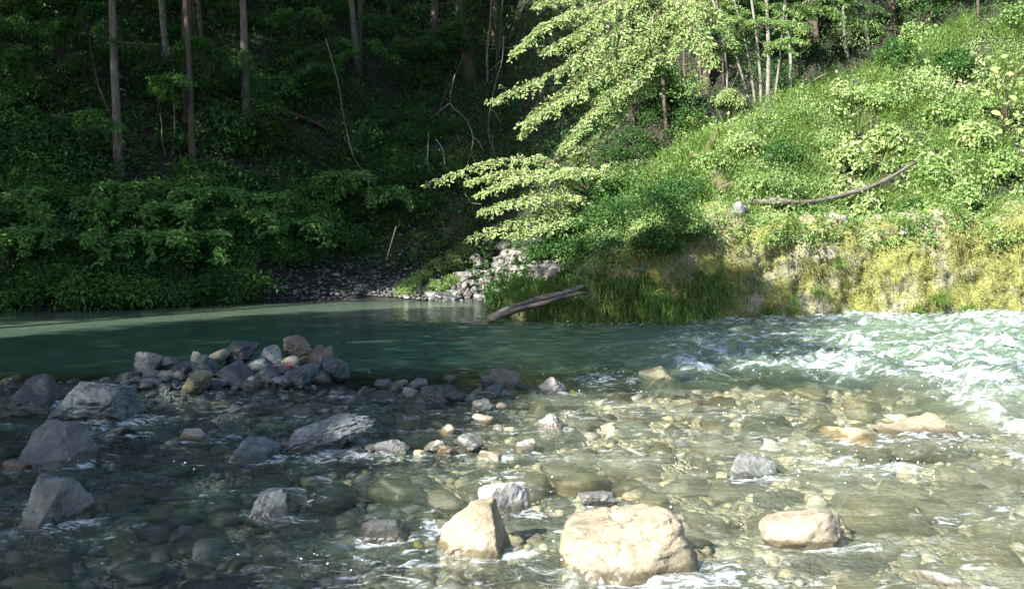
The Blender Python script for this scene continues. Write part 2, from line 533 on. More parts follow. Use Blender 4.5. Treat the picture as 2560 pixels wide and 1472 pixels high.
def bedmat():
    m, nt, out = newmat('river_gravel')
    geo = N(nt, 'ShaderNodeNewGeometry')
    n1 = N(nt, 'ShaderNodeTexNoise', Scale=1.1, Detail=5.0, Roughness=0.6)
    v = N(nt, 'ShaderNodeTexVoronoi', Scale=17.0, Randomness=1.0)
    v2 = N(nt, 'ShaderNodeTexVoronoi', Scale=17.0, Randomness=1.0, _feature='DISTANCE_TO_EDGE')
    n2 = N(nt, 'ShaderNodeTexNoise', Scale=60.0, Detail=3.0)
    for n in (n1, v, v2, n2): nt.links.new(geo.outputs['Position'], n.inputs['Vector'])
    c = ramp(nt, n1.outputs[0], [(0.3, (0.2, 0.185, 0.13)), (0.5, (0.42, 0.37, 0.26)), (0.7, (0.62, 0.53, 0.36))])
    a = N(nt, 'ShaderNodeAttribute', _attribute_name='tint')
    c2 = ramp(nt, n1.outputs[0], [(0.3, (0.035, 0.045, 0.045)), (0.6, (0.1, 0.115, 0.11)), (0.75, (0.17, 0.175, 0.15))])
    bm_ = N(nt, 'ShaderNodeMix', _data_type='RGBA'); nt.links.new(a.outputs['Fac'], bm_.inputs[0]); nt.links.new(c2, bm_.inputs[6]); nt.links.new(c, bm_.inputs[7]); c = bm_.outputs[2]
    sx = N(nt, 'ShaderNodeSeparateColor'); nt.links.new(v.outputs['Color'], sx.inputs[0])
    s = ramp(nt, sx.outputs[0], [(0, (0.45, 0.45, 0.45)), (0.5, (0.9, 0.88, 0.82)), (1, (1.5, 1.4, 1.2))])
    mm = N(nt, 'ShaderNodeMix', _data_type='RGBA', _blend_type='MULTIPLY'); mm.inputs[0].default_value = 0.8
    nt.links.new(c, mm.inputs[6]); nt.links.new(s, mm.inputs[7])
    p = N(nt, 'ShaderNodeBsdfPrincipled', Roughness=0.6)
    nt.links.new(mm.outputs[2], p.inputs['Base Color'])
    b = N(nt, 'ShaderNodeBump', Strength=0.9, Distance=0.03)
    mr = N(nt, 'ShaderNodeMapRange'); mr.inputs[2].default_value = 0.35
    nt.links.new(v2.outputs['Distance'], mr.inputs[0])
    nt.links.new(mr.outputs[0], b.inputs['Height']); nt.links.new(b.outputs[0], p.inputs['Normal'])
    nt.links.new(p.outputs[0], out.inputs[0])
    return m


def soilmat():
    m, nt, out = newmat('forest_soil')
    geo = N(nt, 'ShaderNodeNewGeometry')
    n1 = N(nt, 'ShaderNodeTexNoise', Scale=0.8, Detail=6.0, Roughness=0.6)
    n2 = N(nt, 'ShaderNodeTexNoise', Scale=14.0, Detail=5.0, Roughness=0.7)
    for n in (n1, n2): nt.links.new(geo.outputs['Position'], n.inputs['Vector'])
    c = ramp(nt, n1.outputs[0], [(0.35, (0.011, 0.014, 0.008)), (0.55, (0.022, 0.024, 0.014)), (0.7, (0.055, 0.045, 0.03))])
    g = ramp(nt, n2.outputs[0], [(0.3, (0.4, 0.4, 0.38)), (0.6, (1.1, 1.05, 0.95)), (0.75, (1.7, 1.5, 1.2))])
    mm = N(nt, 'ShaderNodeMix', _data_type='RGBA', _blend_type='MULTIPLY'); mm.inputs[0].default_value = 0.85
    nt.links.new(c, mm.inputs[6]); nt.links.new(g, mm.inputs[7])
    p = N(nt, 'ShaderNodeBsdfPrincipled', Roughness=0.95)
    nt.links.new(mm.outputs[2], p.inputs['Base Color'])
    b = N(nt, 'ShaderNodeBump', Strength=1.0, Distance=0.06)
    nt.links.new(n2.outputs[0], b.inputs['Height']); nt.links.new(b.outputs[0], p.inputs['Normal'])
    nt.links.new(p.outputs[0], out.inputs[0])
    return m


M['bed'] = bedmat(); M['soil'] = soilmat()
xs = graded(-70, -9, 9, 70, 0.085, 1.0); ys = graded(-12, 2.5, 12, 27, 0.085, 0.4)
gx, gy = np.meshgrid(xs, ys, indexing='ij')
V = np.stack([gx, gy, np.minimum(bed(gx, gy), np.where(gy > edge(gx) + 0.3, land(gx, gy) - 0.3, 9))], -1).reshape(-1, 3)
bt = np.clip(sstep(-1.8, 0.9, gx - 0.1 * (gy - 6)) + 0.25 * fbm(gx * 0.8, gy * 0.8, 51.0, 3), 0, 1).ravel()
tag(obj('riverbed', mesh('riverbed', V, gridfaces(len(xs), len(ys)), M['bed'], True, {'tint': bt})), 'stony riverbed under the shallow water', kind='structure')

xs = graded(-70, -16, 18, 70, 0.16, 1.2); ys = np.concatenate([np.arange(14, 30, 0.13), np.arange(30, 90, 0.8)])
gx, gy = np.meshgrid(xs, ys, indexing='ij')
yy = np.maximum(gy, edge(gx) - 0.5)
V = np.stack([gx, yy, land(gx, yy) - 0.02], -1).reshape(-1, 3)
tag(obj('hillside', mesh('hillside', V, gridfaces(len(xs), len(ys)), M['soil'])), 'steep wooded hillside rising from the far bank', kind='structure')

NX = [-80, -30, -20, -13, -8, 0, 10, 80]; NY = [8, 7, 4.5, 1.2, -1.5, -3, -3.2, -3]


def nearland(x, y): return 0.22 * (np.interp(x, NX, NY) - y) + 0.15 * fbm(np.asarray(x) * 0.4, np.asarray(y) * 0.4, 5.0)


xs = np.arange(-75, 75, 1.0); ys = np.linspace(0, 1, 50) ** 1.5
gx, gt = np.meshgrid(xs, ys, indexing='ij')
yy = np.interp(gx, NX, NY) + 0.6 - gt * 60
V = np.stack([gx, yy, nearland(gx, yy)], -1).reshape(-1, 3)
tag(obj('near_bank', mesh('near_bank', V, gridfaces(len(xs), len(ys))[:, ::-1], M['soil'])), 'near bank behind the camera', kind='structure')

# ------------------------------------------------------------------ rocks
_ico = {}


def ico(sub):
    if sub not in _ico:
        import bmesh
        bm = bmesh.new(); bmesh.ops.create_icosphere(bm, subdivisions=sub, radius=1.0)
        v = np.array([tuple(a.co) for a in bm.verts]); f = np.array([[a.index for a in q.verts] for q in bm.faces])
        bm.free(); _ico[sub] = (unit(v), f)
    return _ico[sub]


def rockV(seed, sub=3, n=13, p=14, noise=0.085, planes=None, nscale=2.2, pits=0.0):
    """convex polytope with softened edges plus weathering noise; unit box"""
    D, F = ico(sub)
    r = np.random.default_rng(seed)
    Nn = unit(r.normal(size=(n, 3))); H = r.uniform(0.58, 0.95, n); p = p * 2.6
    ax = np.vstack([np.eye(3), -np.eye(3)])
    Nn = np.vstack([Nn, ax]); H = np.r_[H, np.ones(6)]
    if planes:
        Nn = np.vstack([unit(np.array([q[:3] for q in planes], float)), ax]); H = np.r_[[q[3] for q in planes], np.full(6, 1.25)]
    dt = np.maximum(D @ Nn.T, 0) / H
    rad = (dt ** p).sum(1) ** (-1.0 / p)
    Vv = D * rad[:, None]
    lo, hi = Vv.min(0), Vv.max(0)
    Vv = (Vv - (lo + hi) / 2) / ((hi - lo) / 2)
    s = seed * 1.37
    k = fbm(Vv[:, 0] * nscale + s, Vv[:, 1] * nscale, Vv[:, 2] * nscale + s, 4, gain=0.55)
    Vv = Vv * (1 + noise * k)[:, None]
    # layered ledges, chips and ridges
    ld = unit(r.normal(size=(1, 3)) + np.array([[0, 0, 0.8]]))[0]
    q = (Vv @ ld) * r.uniform(3.0, 5.0) + 0.6 * fbm(Vv[:, 0] * 1.5 + s, Vv[:, 1] * 1.5, Vv[:, 2] * 1.5, 2)
    fr_ = q - np.floor(q)
    led = np.where(fr_ < 0.8, fr_ / 0.8, (1 - fr_) / 0.2) - 0.5
    rdg = 0.3 - np.abs(fbm(Vv[:, 0] * 3.1 + s, Vv[:, 1] * 3.1 - s, Vv[:, 2] * 3.1, 3))
    fine = fbm(Vv[:, 0] * 8 + s, Vv[:, 1] * 8, Vv[:, 2] * 8, 2)
    am = 1.0 if sub >= 3 else 0.5
    if sub >= 4:
        for _ in range(4):
            gn = unit(r.normal(size=(1, 3)))[0]; gd = Vv @ gn - r.uniform(-.5, .5) + 0.08 * k
            Vv = Vv * (1 - 0.07 * np.exp(-(gd / 0.035) ** 2) * (fbm(Vv[:, 0] * 1.3 + s, Vv[:, 1] * 1.3, Vv[:, 2] * 1.3 + gn[0] * 9, 2) > 0.05))[:, None]
    Vv = Vv * (1 + am * noise * (0.55 * led + 0.5 * rdg + 0.16 * fine))[:, None]
    if pits:
        q = fbm(Vv[:, 0] * 6 + s, Vv[:, 1] * 6, Vv[:, 2] * 6, 3)
        Vv = Vv * (1 - pits * np.clip(q, 0, 1))[:, None]
    return Vv, F


def rock(px, top, base, w, mat, label, seed, Y=None, dep=0.85, under=0.18, rot=None, tilt=(0, 0), sub=3, n=9, p=14,
         noise=0.085, planes=None, name='river_rock', pits=0.0, z0=0.0, wid=1.0, group=None, thin=1.0):
    if sub == 3 and w > 60: sub = 4
    """rock whose water (or rest) line sits at pixel row `base`, top at row `top`, width w pixels"""
    if Y is None:
        b = onwater(px, base, z0); Y = b.y
    b = at(px, base, Y); t = at(px, top, Y)
    W = w * PS * Y / FPX * 1.04; under = min(under, 0.32 * W) if sub < 5 else under; Hh = max(t.z - b.z, 0.02)
    zlo = b.z - under; cz = (t.z + zlo) / 2
    Vv, F = rockV(seed, sub, n, p, noise, planes, pits=pits)
    r = np.random.default_rng(seed + 900)
    rz = (r.uniform(-0.5, 0.5) if rot is None else rot)
    Vv = Vv * np.array([W / 2 * wid, W / 2 * dep, (t.z - zlo) / 2 * thin])
    if sub < 5 and planes is None and tilt == (0, 0): tilt = (r.normal() * .2, r.normal() * .25)
    m = np.array(Matrix.Rotation(rz, 3, 'Z') @ Matrix.Rotation(tilt[1], 3, 'Y') @ Matrix.Rotation(tilt[0], 3, 'X'))
    Vv = Vv @ m.T
    # keep the asked extent after turning
    ex = Vv[:, 0].max() - Vv[:, 0].min(); ez = Vv[:, 2].max() - Vv[:, 2].min()
    Vv[:, 0] *= W / ex; Vv[:, 2] *= (t.z - zlo) / ez
    Vv[:, 2] += cz - (Vv[:, 2].max() + Vv[:, 2].min()) / 2
    xo = b.x - (Vv[:, 0].max() + Vv[:, 0].min()) / 2
    Vv = Vv + np.array([0, 0, -zlo])
    o = obj(name, mesh(name, Vv, F, R[mat], mat in ('tan', 'ochre')), None, (xo, Y + W * dep * 0.3, zlo))
    ROCKS.append((xo, Y + W * dep * 0.3, W / 2, t.z))
    return tag(o, label, 'rock', group)


ROCKS = []
# foreground, sunlit
rock(1565, 1290, 1430, 370, 'cream', 'largest cream boulder, sunlit, at bottom right of centre', 1, dep=0.75, sub=5, p=9, noise=0.05, rot=0.0, under=0.16, name='boulder',
     planes=[(-0.7, -0.6, 0.42, 0.9), (-0.12, -0.8, 0.6, 0.72), (0.5, -0.85, 0.25, 0.95), (-0.2, -0.12, 1, 0.7), (-0.75, 0.1, 0.6, 1.02), (1, -0.25, 0.25, 1.08), (0.8, 0.5, 0.4, 1.05),
             (-1, 0.1, 0.0, 1.0), (0.1, 1, 0.3, 0.95), (0.62, -0.3, 0.75, 1.12)])
rock(1172, 1254, 1382, 192, 'cream', 'pointed cream rock with a dark right face beside the largest boulder', 2, dep=0.9, sub=5, p=14, noise=0.05, rot=0.0, under=0.06,
     planes=[(-0.74, -0.3, 0.6, 0.6), (0.97, -0.12, 0.2, 0.5), (-0.3, 0.8, 0.4, 0.9), (0.4, 0.85, 0.3, 0.9), (-0.45, -0.9, 0.25, 0.9), (0.25, -0.85, 0.45, 0.85), (-0.25, 0, 1, 0.9)])
rock(1992, 1270, 1356, 206, 'tan', 'rounded tan boulder alone in the sunlit water at lower right', 3, dep=0.75, sub=5, n=14, p=2.6, noise=0.06, rot=0.15, under=0.12, name='boulder')
rock(1247, 1196, 1274, 132, 'pale', 'whitish craggy rock just behind the pointed cream rock', 4, sub=4, p=20, noise=0.08, rot=0.3)
rock(1864, 1134, 1190, 124, 'grey', 'grey rock with slanting cracks standing in the sunlit riffle', 5, sub=4, p=18, noise=0.06)
rock(1366, 1026, 1063, 76, 'pale', 'small white pyramid-shaped stone in the middle of the riffle', 6, sub=4, p=11, noise=0.13, rot=0.2,
     planes=[(-0.85, -0.5, 0.62, 0.5), (0.65, -0.55, 0.75, 0.55), (0.2, 0.8, 0.7, 0.6), (-0.2, -1, 0.4, 0.72)])
rock(1368, 935, 976, 82, 'pale', 'white triangular stone at the lip of the pool with foam beside it', 7, sub=4, p=10, noise=0.13, rot=0.2,
     planes=[(-0.8, -0.4, 0.7, 0.55), (0.7, -0.4, 0.85, 0.6), (0.1, 0.8, 0.7, 0.7), (0, -1, 0.35, 0.8)])
rock(942, 1297, 1338, 132, 'purple', 'flat purple-grey slab with two dark cracks in shaded foreground water', 8, sub=4, p=20, noise=0.06, rot=0.0, dep=0.7,
     planes=[(0, -0.5, 1, 0.5), (-0.8, -0.3, 0.7, 0.8), (0.75, -0.2, 0.7, 0.85), (0, -1, 0.2, 0.9), (0.1, 1, 0.3, 0.9)])
rock(2285, 1036, 1084, 192, 'cream', 'broad cream rock below the white rapids at right', 9, sub=4, p=10, noise=0.08, dep=0.7)
rock(2122, 1059, 1091, 152, 'ochre', 'low yellowish rock left of the broad cream rock', 10, sub=4, p=12, noise=0.09, dep=0.7)
rock(2365, 1419, 1462, 150, 'pale', 'pale flat rock cut by the bottom edge at right', 11, sub=4, p=12, noise=0.05)
rock(1482, 1217, 1262, 100, 'purple', 'purple-grey rounded stone between pale rock and largest boulder', 12, sub=4, p=10, noise=0.085, dep=0.8)
# middle of the riffle
rock(968, 1091, 1126, 84, 'pale', 'pale stone at the left tip of the sunlit shallows', 13, p=16, noise=0.06)
rock(1078, 1090, 1117, 62, 'pale', 'white stone behind the orange stone', 14, p=12)
rock(1104, 1102, 1131, 72, 'rust', 'orange-brown rounded stone in the sunlit cluster', 15, p=8)
rock(1036, 1113, 1136, 30, 'ochre', 'small yellow stone left of the orange stone', 16, p=7)
rock(1162, 1074, 1117, 64, 'grey', 'speckled grey-white stone right of the orange stone', 17, p=9)
rock(1216, 1119, 1141, 84, 'tan', 'low tan stone below the speckled grey-white stone', 18, p=10)
rock(1302, 1092, 1121, 52, 'pale', 'small pale block between pyramid stone and whitish rock', 19, p=20)
rock(1197, 1022, 1049, 58, 'tan', 'domed tan stone where sun meets shade above the cluster', 20, p=8)
rock(1108, 1050, 1076, 38, 'tan', 'small tan stone left of the domed tan stone', 21, p=9)
rock(1192, 986, 1018, 56, 'grey', 'angular light grey stone below the dark brown rocks', 22, p=20)
rock(1240, 996, 1017, 32, 'tan', 'small tan stone right of the angular light grey one', 23, p=9)
rock(1640, 908, 947, 108, 'olive', 'olive-brown wedge rock with a white wave behind it', 24, sub=4, p=18, noise=0.075, rot=0,
     planes=[(-0.5, -0.5, 0.8, 0.6), (0.85, -0.2, 0.75, 0.55), (0.1, 0.8, 0.7, 0.7), (0, -1, 0.3, 0.8)])
rock(2134, 873, 897, 60, 'brown', 'brown rock tip breaking the rapids', 25, p=10)
rock(1255, 917, 957, 96, 'brown', 'dark red-brown rock at the lip of the pool', 26, p=12, sub=4)
rock(1212, 926, 955, 46, 'purple', 'purplish stone leaning on the dark red-brown rock', 27, p=14)
rock(1220, 953, 973, 54, 'blue', 'small blue stone in front of the dark red-brown rock', 28, p=12)
rock(1290, 948, 966, 34, 'slate', 'small slate stone right of the dark red-brown rock', 29, p=10)
rock(1075, 953, 995, 74, 'slate', 'leftmost of the dark stones on the pool lip', 30, p=12)
rock(1128, 966, 998, 58, 'slate', 'black stone between two dark stones on the pool lip', 31, p=12)
rock(1166, 972, 1002, 40, 'blue', 'tilted blue-grey stone next to the angular light grey one', 32, p=14, tilt=(0, -0.4))
rock(985, 940, 962, 46, 'grey', 'middle stone of the row between pile and dark stones', 33, p=9)
rock(945, 938, 960, 40, 'blue', 'left stone of the row between pile and dark stones', 34, p=12)
rock(1030, 936, 966, 58, 'grey', 'right stone of the row between pile and dark stones', 35, p=12)
rock(1012, 960, 980, 40, 'pale', 'pale pebble under the row of stones on the pool lip', 36, p=10)
rock(1112, 928, 944, 34, 'grey', 'small stone at the pool side of the lip', 37, p=14)
rock(835, 965, 985, 48, 'grey', 'thin light stone awash right of the pile', 38, p=10, dep=0.6)
rock(862, 985, 1006, 44, 'blue', 'blue stone awash below the thin light stone', 39, p=12)
# the long slab and shade foreground
rock(806, 1031, 1122, 232, 'pitted', 'long pitted grey slab slanting out of the shaded water', 40, sub=5, p=16, noise=0.085, dep=0.45, rot=0.0, tilt=(0, -0.42), under=0.03, pits=0.22, name='slab_rock', thin=0.62,
     planes=[(0, -0.5, 1, 0.6), (-0.95, -0.2, 0.5, 1.0), (0.95, 0, 0.4, 1.0), (0, -1, 0.1, 0.85), (0, 1, 0.3, 0.9), (0, 0, -1, 0.7)])
rock(622, 1089, 1141, 118, 'blue', 'rounded grey stone left of the long pitted slab', 41, sub=4, p=9, noise=0.075)
rock(688, 1103, 1119, 19, 'rust', 'tiny orange pebble at the foot of the long pitted slab', 42, p=6)
rock(655, 1226, 1284, 118, 'grey', 'wet craggy grey rock catching sun in the shaded foreground', 43, sub=4, p=18, noise=0.1, dep=0.8)
rock(78, 926, 1002, 136, 'slate', 'dark blocky rock at the left edge behind the big blue-grey rock', 44, sub=4, p=20, noise=0.075)
rock(228, 951, 1042, 212, 'blue', 'big angular blue-grey rock at left', 45, sub=5, p=22, noise=0.065, rot=0.0, dep=0.7,
     planes=[(-0.55, -0.6, 0.75, 0.62), (0.15, -0.75, 0.75, 0.6), (0.1, 0.1, 1, 0.62), (0.9, -0.25, 0.2, 0.85), (-0.9, 0.3, 0.4, 0.85), (0.1, -1, -0.2, 0.6), (0.2, 1, 0.3, 0.8)])
rock(118, 1050, 1152, 165, 'purple', 'wedge-shaped rock with a tan flank below the big blue-grey rock', 46, sub=5, p=16, noise=0.06, under=0.12, rot=0.0,
     planes=[(-0.62, -0.45, 0.62, 0.62), (0.3, -0.85, 0.42, 0.78), (1, -0.2, 0.3, 0.85), (0, 0.9, 0.4, 0.85), (-1, 0, 0.05, 1.0), (0.12, 0, 1, 0.92)])
rock(112, 1190, 1302, 165, 'grey', 'grey angular rock with a black right face at the lower left', 47, sub=5, p=20, noise=0.07, n=7, under=0.12,
     planes=[(-0.2, -0.75, 0.62, 0.62), (0.8, -0.6, 0.05, 0.7), (-0.95, -0.1, 0.25, 0.85), (0.1, 0.1, 1, 0.85), (0, 1, 0.3, 0.85), (0.7, 0, 0.7, 0.95)], rot=0.0)
rock(212, 1044, 1068, 108, 'grey', 'flat grey slab awash at the foot of the big blue-grey rock', 48, p=14, dep=0.5)
rock(282, 1052, 1082, 84, 'blue', 'wet blue stone with glints right of the flat grey slab', 49, p=10)
rock(474, 1062, 1093, 76, 'tan', 'tan and blue stone alone in shaded water', 50, p=12)
rock(868, 1096, 1120, 70, 'slate', 'dark rounded stone below the long pitted slab', 51, p=8)
rock(920, 1098, 1122, 40, 'slate', 'dark stone touching the left tip of the sunlit shallows', 511, p=10)
rock(30, 1140, 1166, 60, 'rust', 'reddish stone at the left edge beside the wedge-shaped rock', 52, p=10)
# the pile
PILE = [
    (732, 829, 886, 72, 'brown', 10.0, 'tall brown-grey block crowning the rock pile', 20), (675, 855, 896, 60, 'blue', 9.7, 'grey block left of the crowning block', 18),
    (780, 853, 900, 38, 'brown', 9.85, 'brown rounded rock at the right end of the pile top', 9), (806, 854, 880, 30, 'brown', 9.9, 'smaller brown knob beside the brown rounded rock', 8),
    (592, 842, 886, 78, 'slate', 9.95, 'dark slanting slab on top of the pile', 22), (538, 862, 884, 48, 'tan', 9.8, 'flat light tan stone beside the dark slanting slab', 16),
    (483, 869, 893, 26, 'tan', 9.8, 'small tan stone on the crest of the pile', 8), (362, 870, 920, 62, 'grey', 9.6, 'upright grey rock at the left shoulder of the pile', 12),
    (418, 880, 912, 48, 'blue', 9.7, 'blue-grey stone right of the upright grey rock', 16), (455, 894, 926, 66, 'slate', 9.5, 'dark slab in the middle left of the pile', 18),
    (512, 876, 930, 50, 'blue', 9.55, 'upright bluish stone in the middle of the pile', 20), (562, 893, 930, 60, 'blue', 9.4, 'slanted grey-blue stone in the middle of the pile', 18),
    (577, 908, 948, 92, 'slate', 9.2, 'broad dark stone at the front middle of the pile', 14), (312, 918, 952, 74, 'slate', 9.3, 'dark stone at the left foot of the pile', 10),
    (372, 914, 936, 52, 'grey', 9.3, 'upper of two flat grey stones at the left of the pile', 12), (374, 934, 953, 52, 'grey', 9.1, 'lower of two flat grey stones at the left of the pile', 12),
    (482, 918, 986, 66, 'olive', 8.85, 'tall blunt grey-olive block at the front foot of the pile', 12), (404, 946, 970, 34, 'slate', 8.95, 'small dark stone left of the blunt block', 9),
    (716, 881, 907, 40, 'tan', 9.5, 'round tan stone behind the pink float', 7), (738, 903, 948, 88, 'blue', 9.2, 'blue-green slanting block at the right front of the pile', 20),
    (828, 880, 930, 58, 'blue', 9.45, 'bluish rock with a white edge at the right foot of the pile', 14), (790, 918, 950, 46, 'slate', 9.2, 'dark stone under the bluish white-edged rock', 12),
    (635, 886, 912, 52, 'blue', 9.5, 'flat stone below the grey block of the pile', 14), (660, 902, 942, 60, 'slate', 9.25, 'dark stone left of the pink float', 12),
    (692, 930, 950, 40, 'blue', 9.0, 'small blue stone at the pile front', 10), (618, 944, 962, 44, 'slate', 8.95, 'small dark stone at the water line of the pile', 10),
    (440, 925, 950, 40, 'slate', 9.2, 'dark stone wedged left of the blunt block', 12), (530, 940, 966, 30, 'slate', 9.0, 'dark stone wedged right of the blunt block', 12),
    (700, 900, 925, 36, 'slate', 9.4, 'dark stone under the pink float', 12), (250, 938, 958, 40, 'grey', 9.4, 'grey stone left of the pile foot', 10),
    (185, 938, 955, 36, 'grey', 9.5, 'light wet stone behind the big blue-grey rock', 10), (20, 930, 955, 40, 'rust', 9.6, 'reddish stone at the far left edge', 10),
    (10, 975, 1000, 60, 'grey', 9.0, 'grey stone cut by the left edge', 12), (165, 992, 1012, 60, 'grey', 8.6, 'pale stone in front of the dark blocky rock', 12),
]
for i, (px, t, b, w, mt, Y, lb, p) in enumerate(PILE):
    rock(px, t, b, w * 1.08, mt, lb, 100 + i, Y=Y, p=p, under=0.1 if Y > 9.1 else 0.14, dep=0.9, sub=4 if w > 55 else 3, noise=0.075,
         tilt=(0, -0.35) if ('slant' in lb) else (0, 0), group='rock pile at the pool edge')

# rock colours by zone for the many smaller stones
rr = np.random.default_rng(33)
cob = []
SUBM = [(980, 1178, 130, 'olive'), (1010, 1005, 64, 'tan'), (95, 1408, 165, 'ochre'), (292, 1198, 76, 'olive'), (2200, 1225, 170, 'ochre'), (2455, 1310, 150, 'ochre'), (2400, 1180, 140, 'cream'),
        (1765, 1064, 110, 'tan'), (1560, 1110, 130, 'tan'), (1400, 1130, 110, 'tan'), (1300, 1165, 120, 'tan'), (1620, 1200, 80, 'ochre'), (1760, 1235, 90, 'tan'), (1440, 1160, 120, 'ochre'),
        (2150, 1385, 130, 'ochre'), (2260, 1395, 120, 'tan'), (840, 1235, 60, 'olive'), (740, 1310, 60, 'rust'), (900, 1180, 40, 'rust'), (350, 1360, 120, 'blue'), (460, 1300, 100, 'slate'),
        (150, 1330, 90, 'slate'), (560, 1380, 110, 'slate'), (700, 1370, 90, 'olive'), (1250, 1090, 90, 'tan'), (1330, 1060, 90, 'olive'), (1700, 1150, 90, 'tan'), (1900, 1230, 100, 'tan'),
        (2050, 1040, 100, 'olive'), (1900, 1020, 120, 'olive'), (1560, 1030, 100, 'olive'), (820, 1180, 120, 'slate'), (560, 1210, 90, 'slate'), (420, 1180, 70, 'slate'), (2480, 1240, 120, 'ochre'),
        (2330, 1330, 110, 'tan'), (1850, 1400, 120, 'tan'), (1300, 1440, 160, 'tan'), (1100, 1180, 100, 'tan'), (1180, 1160, 90, 'cream'), (1780, 980, 90, 'rust'), (2300, 985, 110, 'olive')]
for i, (px, py, w, mt) in enumerate(SUBM):
    b = onwater(px, py); cob.append((b.x, b.y, 1.2 * w * PS * b.y / FPX, mt, 0.02))
while len(cob) < 280:
    y = 3.7 * (9.6 / 3.7) ** rr.random(); x = rr.uniform(-0.66, 0.66) * y
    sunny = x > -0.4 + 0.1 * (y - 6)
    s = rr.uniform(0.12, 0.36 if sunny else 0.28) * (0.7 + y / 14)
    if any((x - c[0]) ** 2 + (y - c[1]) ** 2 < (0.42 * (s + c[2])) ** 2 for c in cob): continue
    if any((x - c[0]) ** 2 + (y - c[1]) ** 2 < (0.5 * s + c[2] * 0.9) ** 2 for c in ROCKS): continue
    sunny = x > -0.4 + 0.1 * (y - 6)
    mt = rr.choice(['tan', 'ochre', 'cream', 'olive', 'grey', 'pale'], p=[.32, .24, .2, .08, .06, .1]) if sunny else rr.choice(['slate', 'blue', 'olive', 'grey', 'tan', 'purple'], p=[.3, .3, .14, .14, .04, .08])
    cob.append((x, y, s, str(mt), rr.uniform(-0.05, 0.05)))
protos = {}
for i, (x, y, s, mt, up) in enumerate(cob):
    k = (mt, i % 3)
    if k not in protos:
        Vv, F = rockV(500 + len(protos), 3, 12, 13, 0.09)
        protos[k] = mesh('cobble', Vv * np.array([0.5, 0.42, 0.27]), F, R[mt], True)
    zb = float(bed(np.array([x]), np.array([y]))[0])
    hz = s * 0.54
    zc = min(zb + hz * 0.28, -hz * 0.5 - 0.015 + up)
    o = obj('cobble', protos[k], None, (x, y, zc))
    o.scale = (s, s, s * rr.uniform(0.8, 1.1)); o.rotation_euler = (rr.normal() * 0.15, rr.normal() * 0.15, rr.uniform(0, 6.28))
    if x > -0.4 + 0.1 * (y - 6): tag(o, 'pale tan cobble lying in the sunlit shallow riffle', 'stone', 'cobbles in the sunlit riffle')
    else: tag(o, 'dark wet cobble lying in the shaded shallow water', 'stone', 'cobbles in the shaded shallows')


def stonefield(name, P, S, seed, label, mat, tints, parent=None, sub=1):
    r = np.random.default_rng(seed)
    n = len(P)
    kinds = [rockV(700 + seed * 10 + k, sub, 10, 18, 0.08) for k in range(6)]
    Vs = []; Fs = []; T = []; o = 0
    for k, (kv, kf) in enumerate(kinds):
        idx = np.arange(k, n, 6)
        a = r.random(len(idx)) * 6.28; c, s_ = np.cos(a), np.sin(a)
        base = kv[None] * (np.stack([r.uniform(.75, 1.15, len(idx)), r.uniform(.6, .9, len(idx)), r.uniform(.4, .7, len(idx))], 1) * S[idx, None] * 0.5)[:, None]
        x = base[..., 0] * c[:, None] - base[..., 1] * s_[:, None]; y = base[..., 0] * s_[:, None] + base[..., 1] * c[:, None]
        Vv = np.stack([x, y, base[..., 2]], -1) + P[idx][:, None]
        Vs.append(Vv.reshape(-1, 3)); nv = len(kv)
        Fs.append((kf[None] + (np.arange(len(idx)) * nv)[:, None, None] + o).reshape(-1, 3)); o += len(idx) * nv
        T.append(np.repeat(tints[idx], nv))
    return tag(obj(name, mesh(name, np.vstack(Vs), np.concatenate(Fs), mat, True, {'tint': np.concatenate(T)})), label, kind='stuff')


def pebblemat(name, stops):
    m, nt, out = newmat(name)
    a = N(nt, 'ShaderNodeAttribute', _attribute_name='tint')
    c = ramp(nt, a.outputs['Fac'], stops)
    geo = N(nt, 'ShaderNodeNewGeometry')
    n2 = N(nt, 'ShaderNodeTexNoise', Scale=45.0, Detail=5.0, Roughness=0.7)
    nt.links.new(geo.outputs['Position'], n2.inputs['Vector'])
    g = ramp(nt, n2.outputs[0], [(0.3, (0.6, 0.6, 0.58)), (0.7, (1.25, 1.2, 1.15))])
    mm = N(nt, 'ShaderNodeMix', _data_type='RGBA', _blend_type='MULTIPLY'); mm.inputs[0].default_value = 1.0
    nt.links.new(c, mm.inputs[6]); nt.links.new(g, mm.inputs[7])
    p = N(nt, 'ShaderNodeBsdfPrincipled', Roughness=0.6)
    nt.links.new(mm.outputs[2], p.inputs['Base Color'])
    b = N(nt, 'ShaderNodeBump', Strength=0.5, Distance=0.015)
    nt.links.new(n2.outputs[0], b.inputs['Height']); nt.links.new(b.outputs[0], p.inputs['Normal'])
    nt.links.new(p.outputs[0], out.inputs[0])
    return m


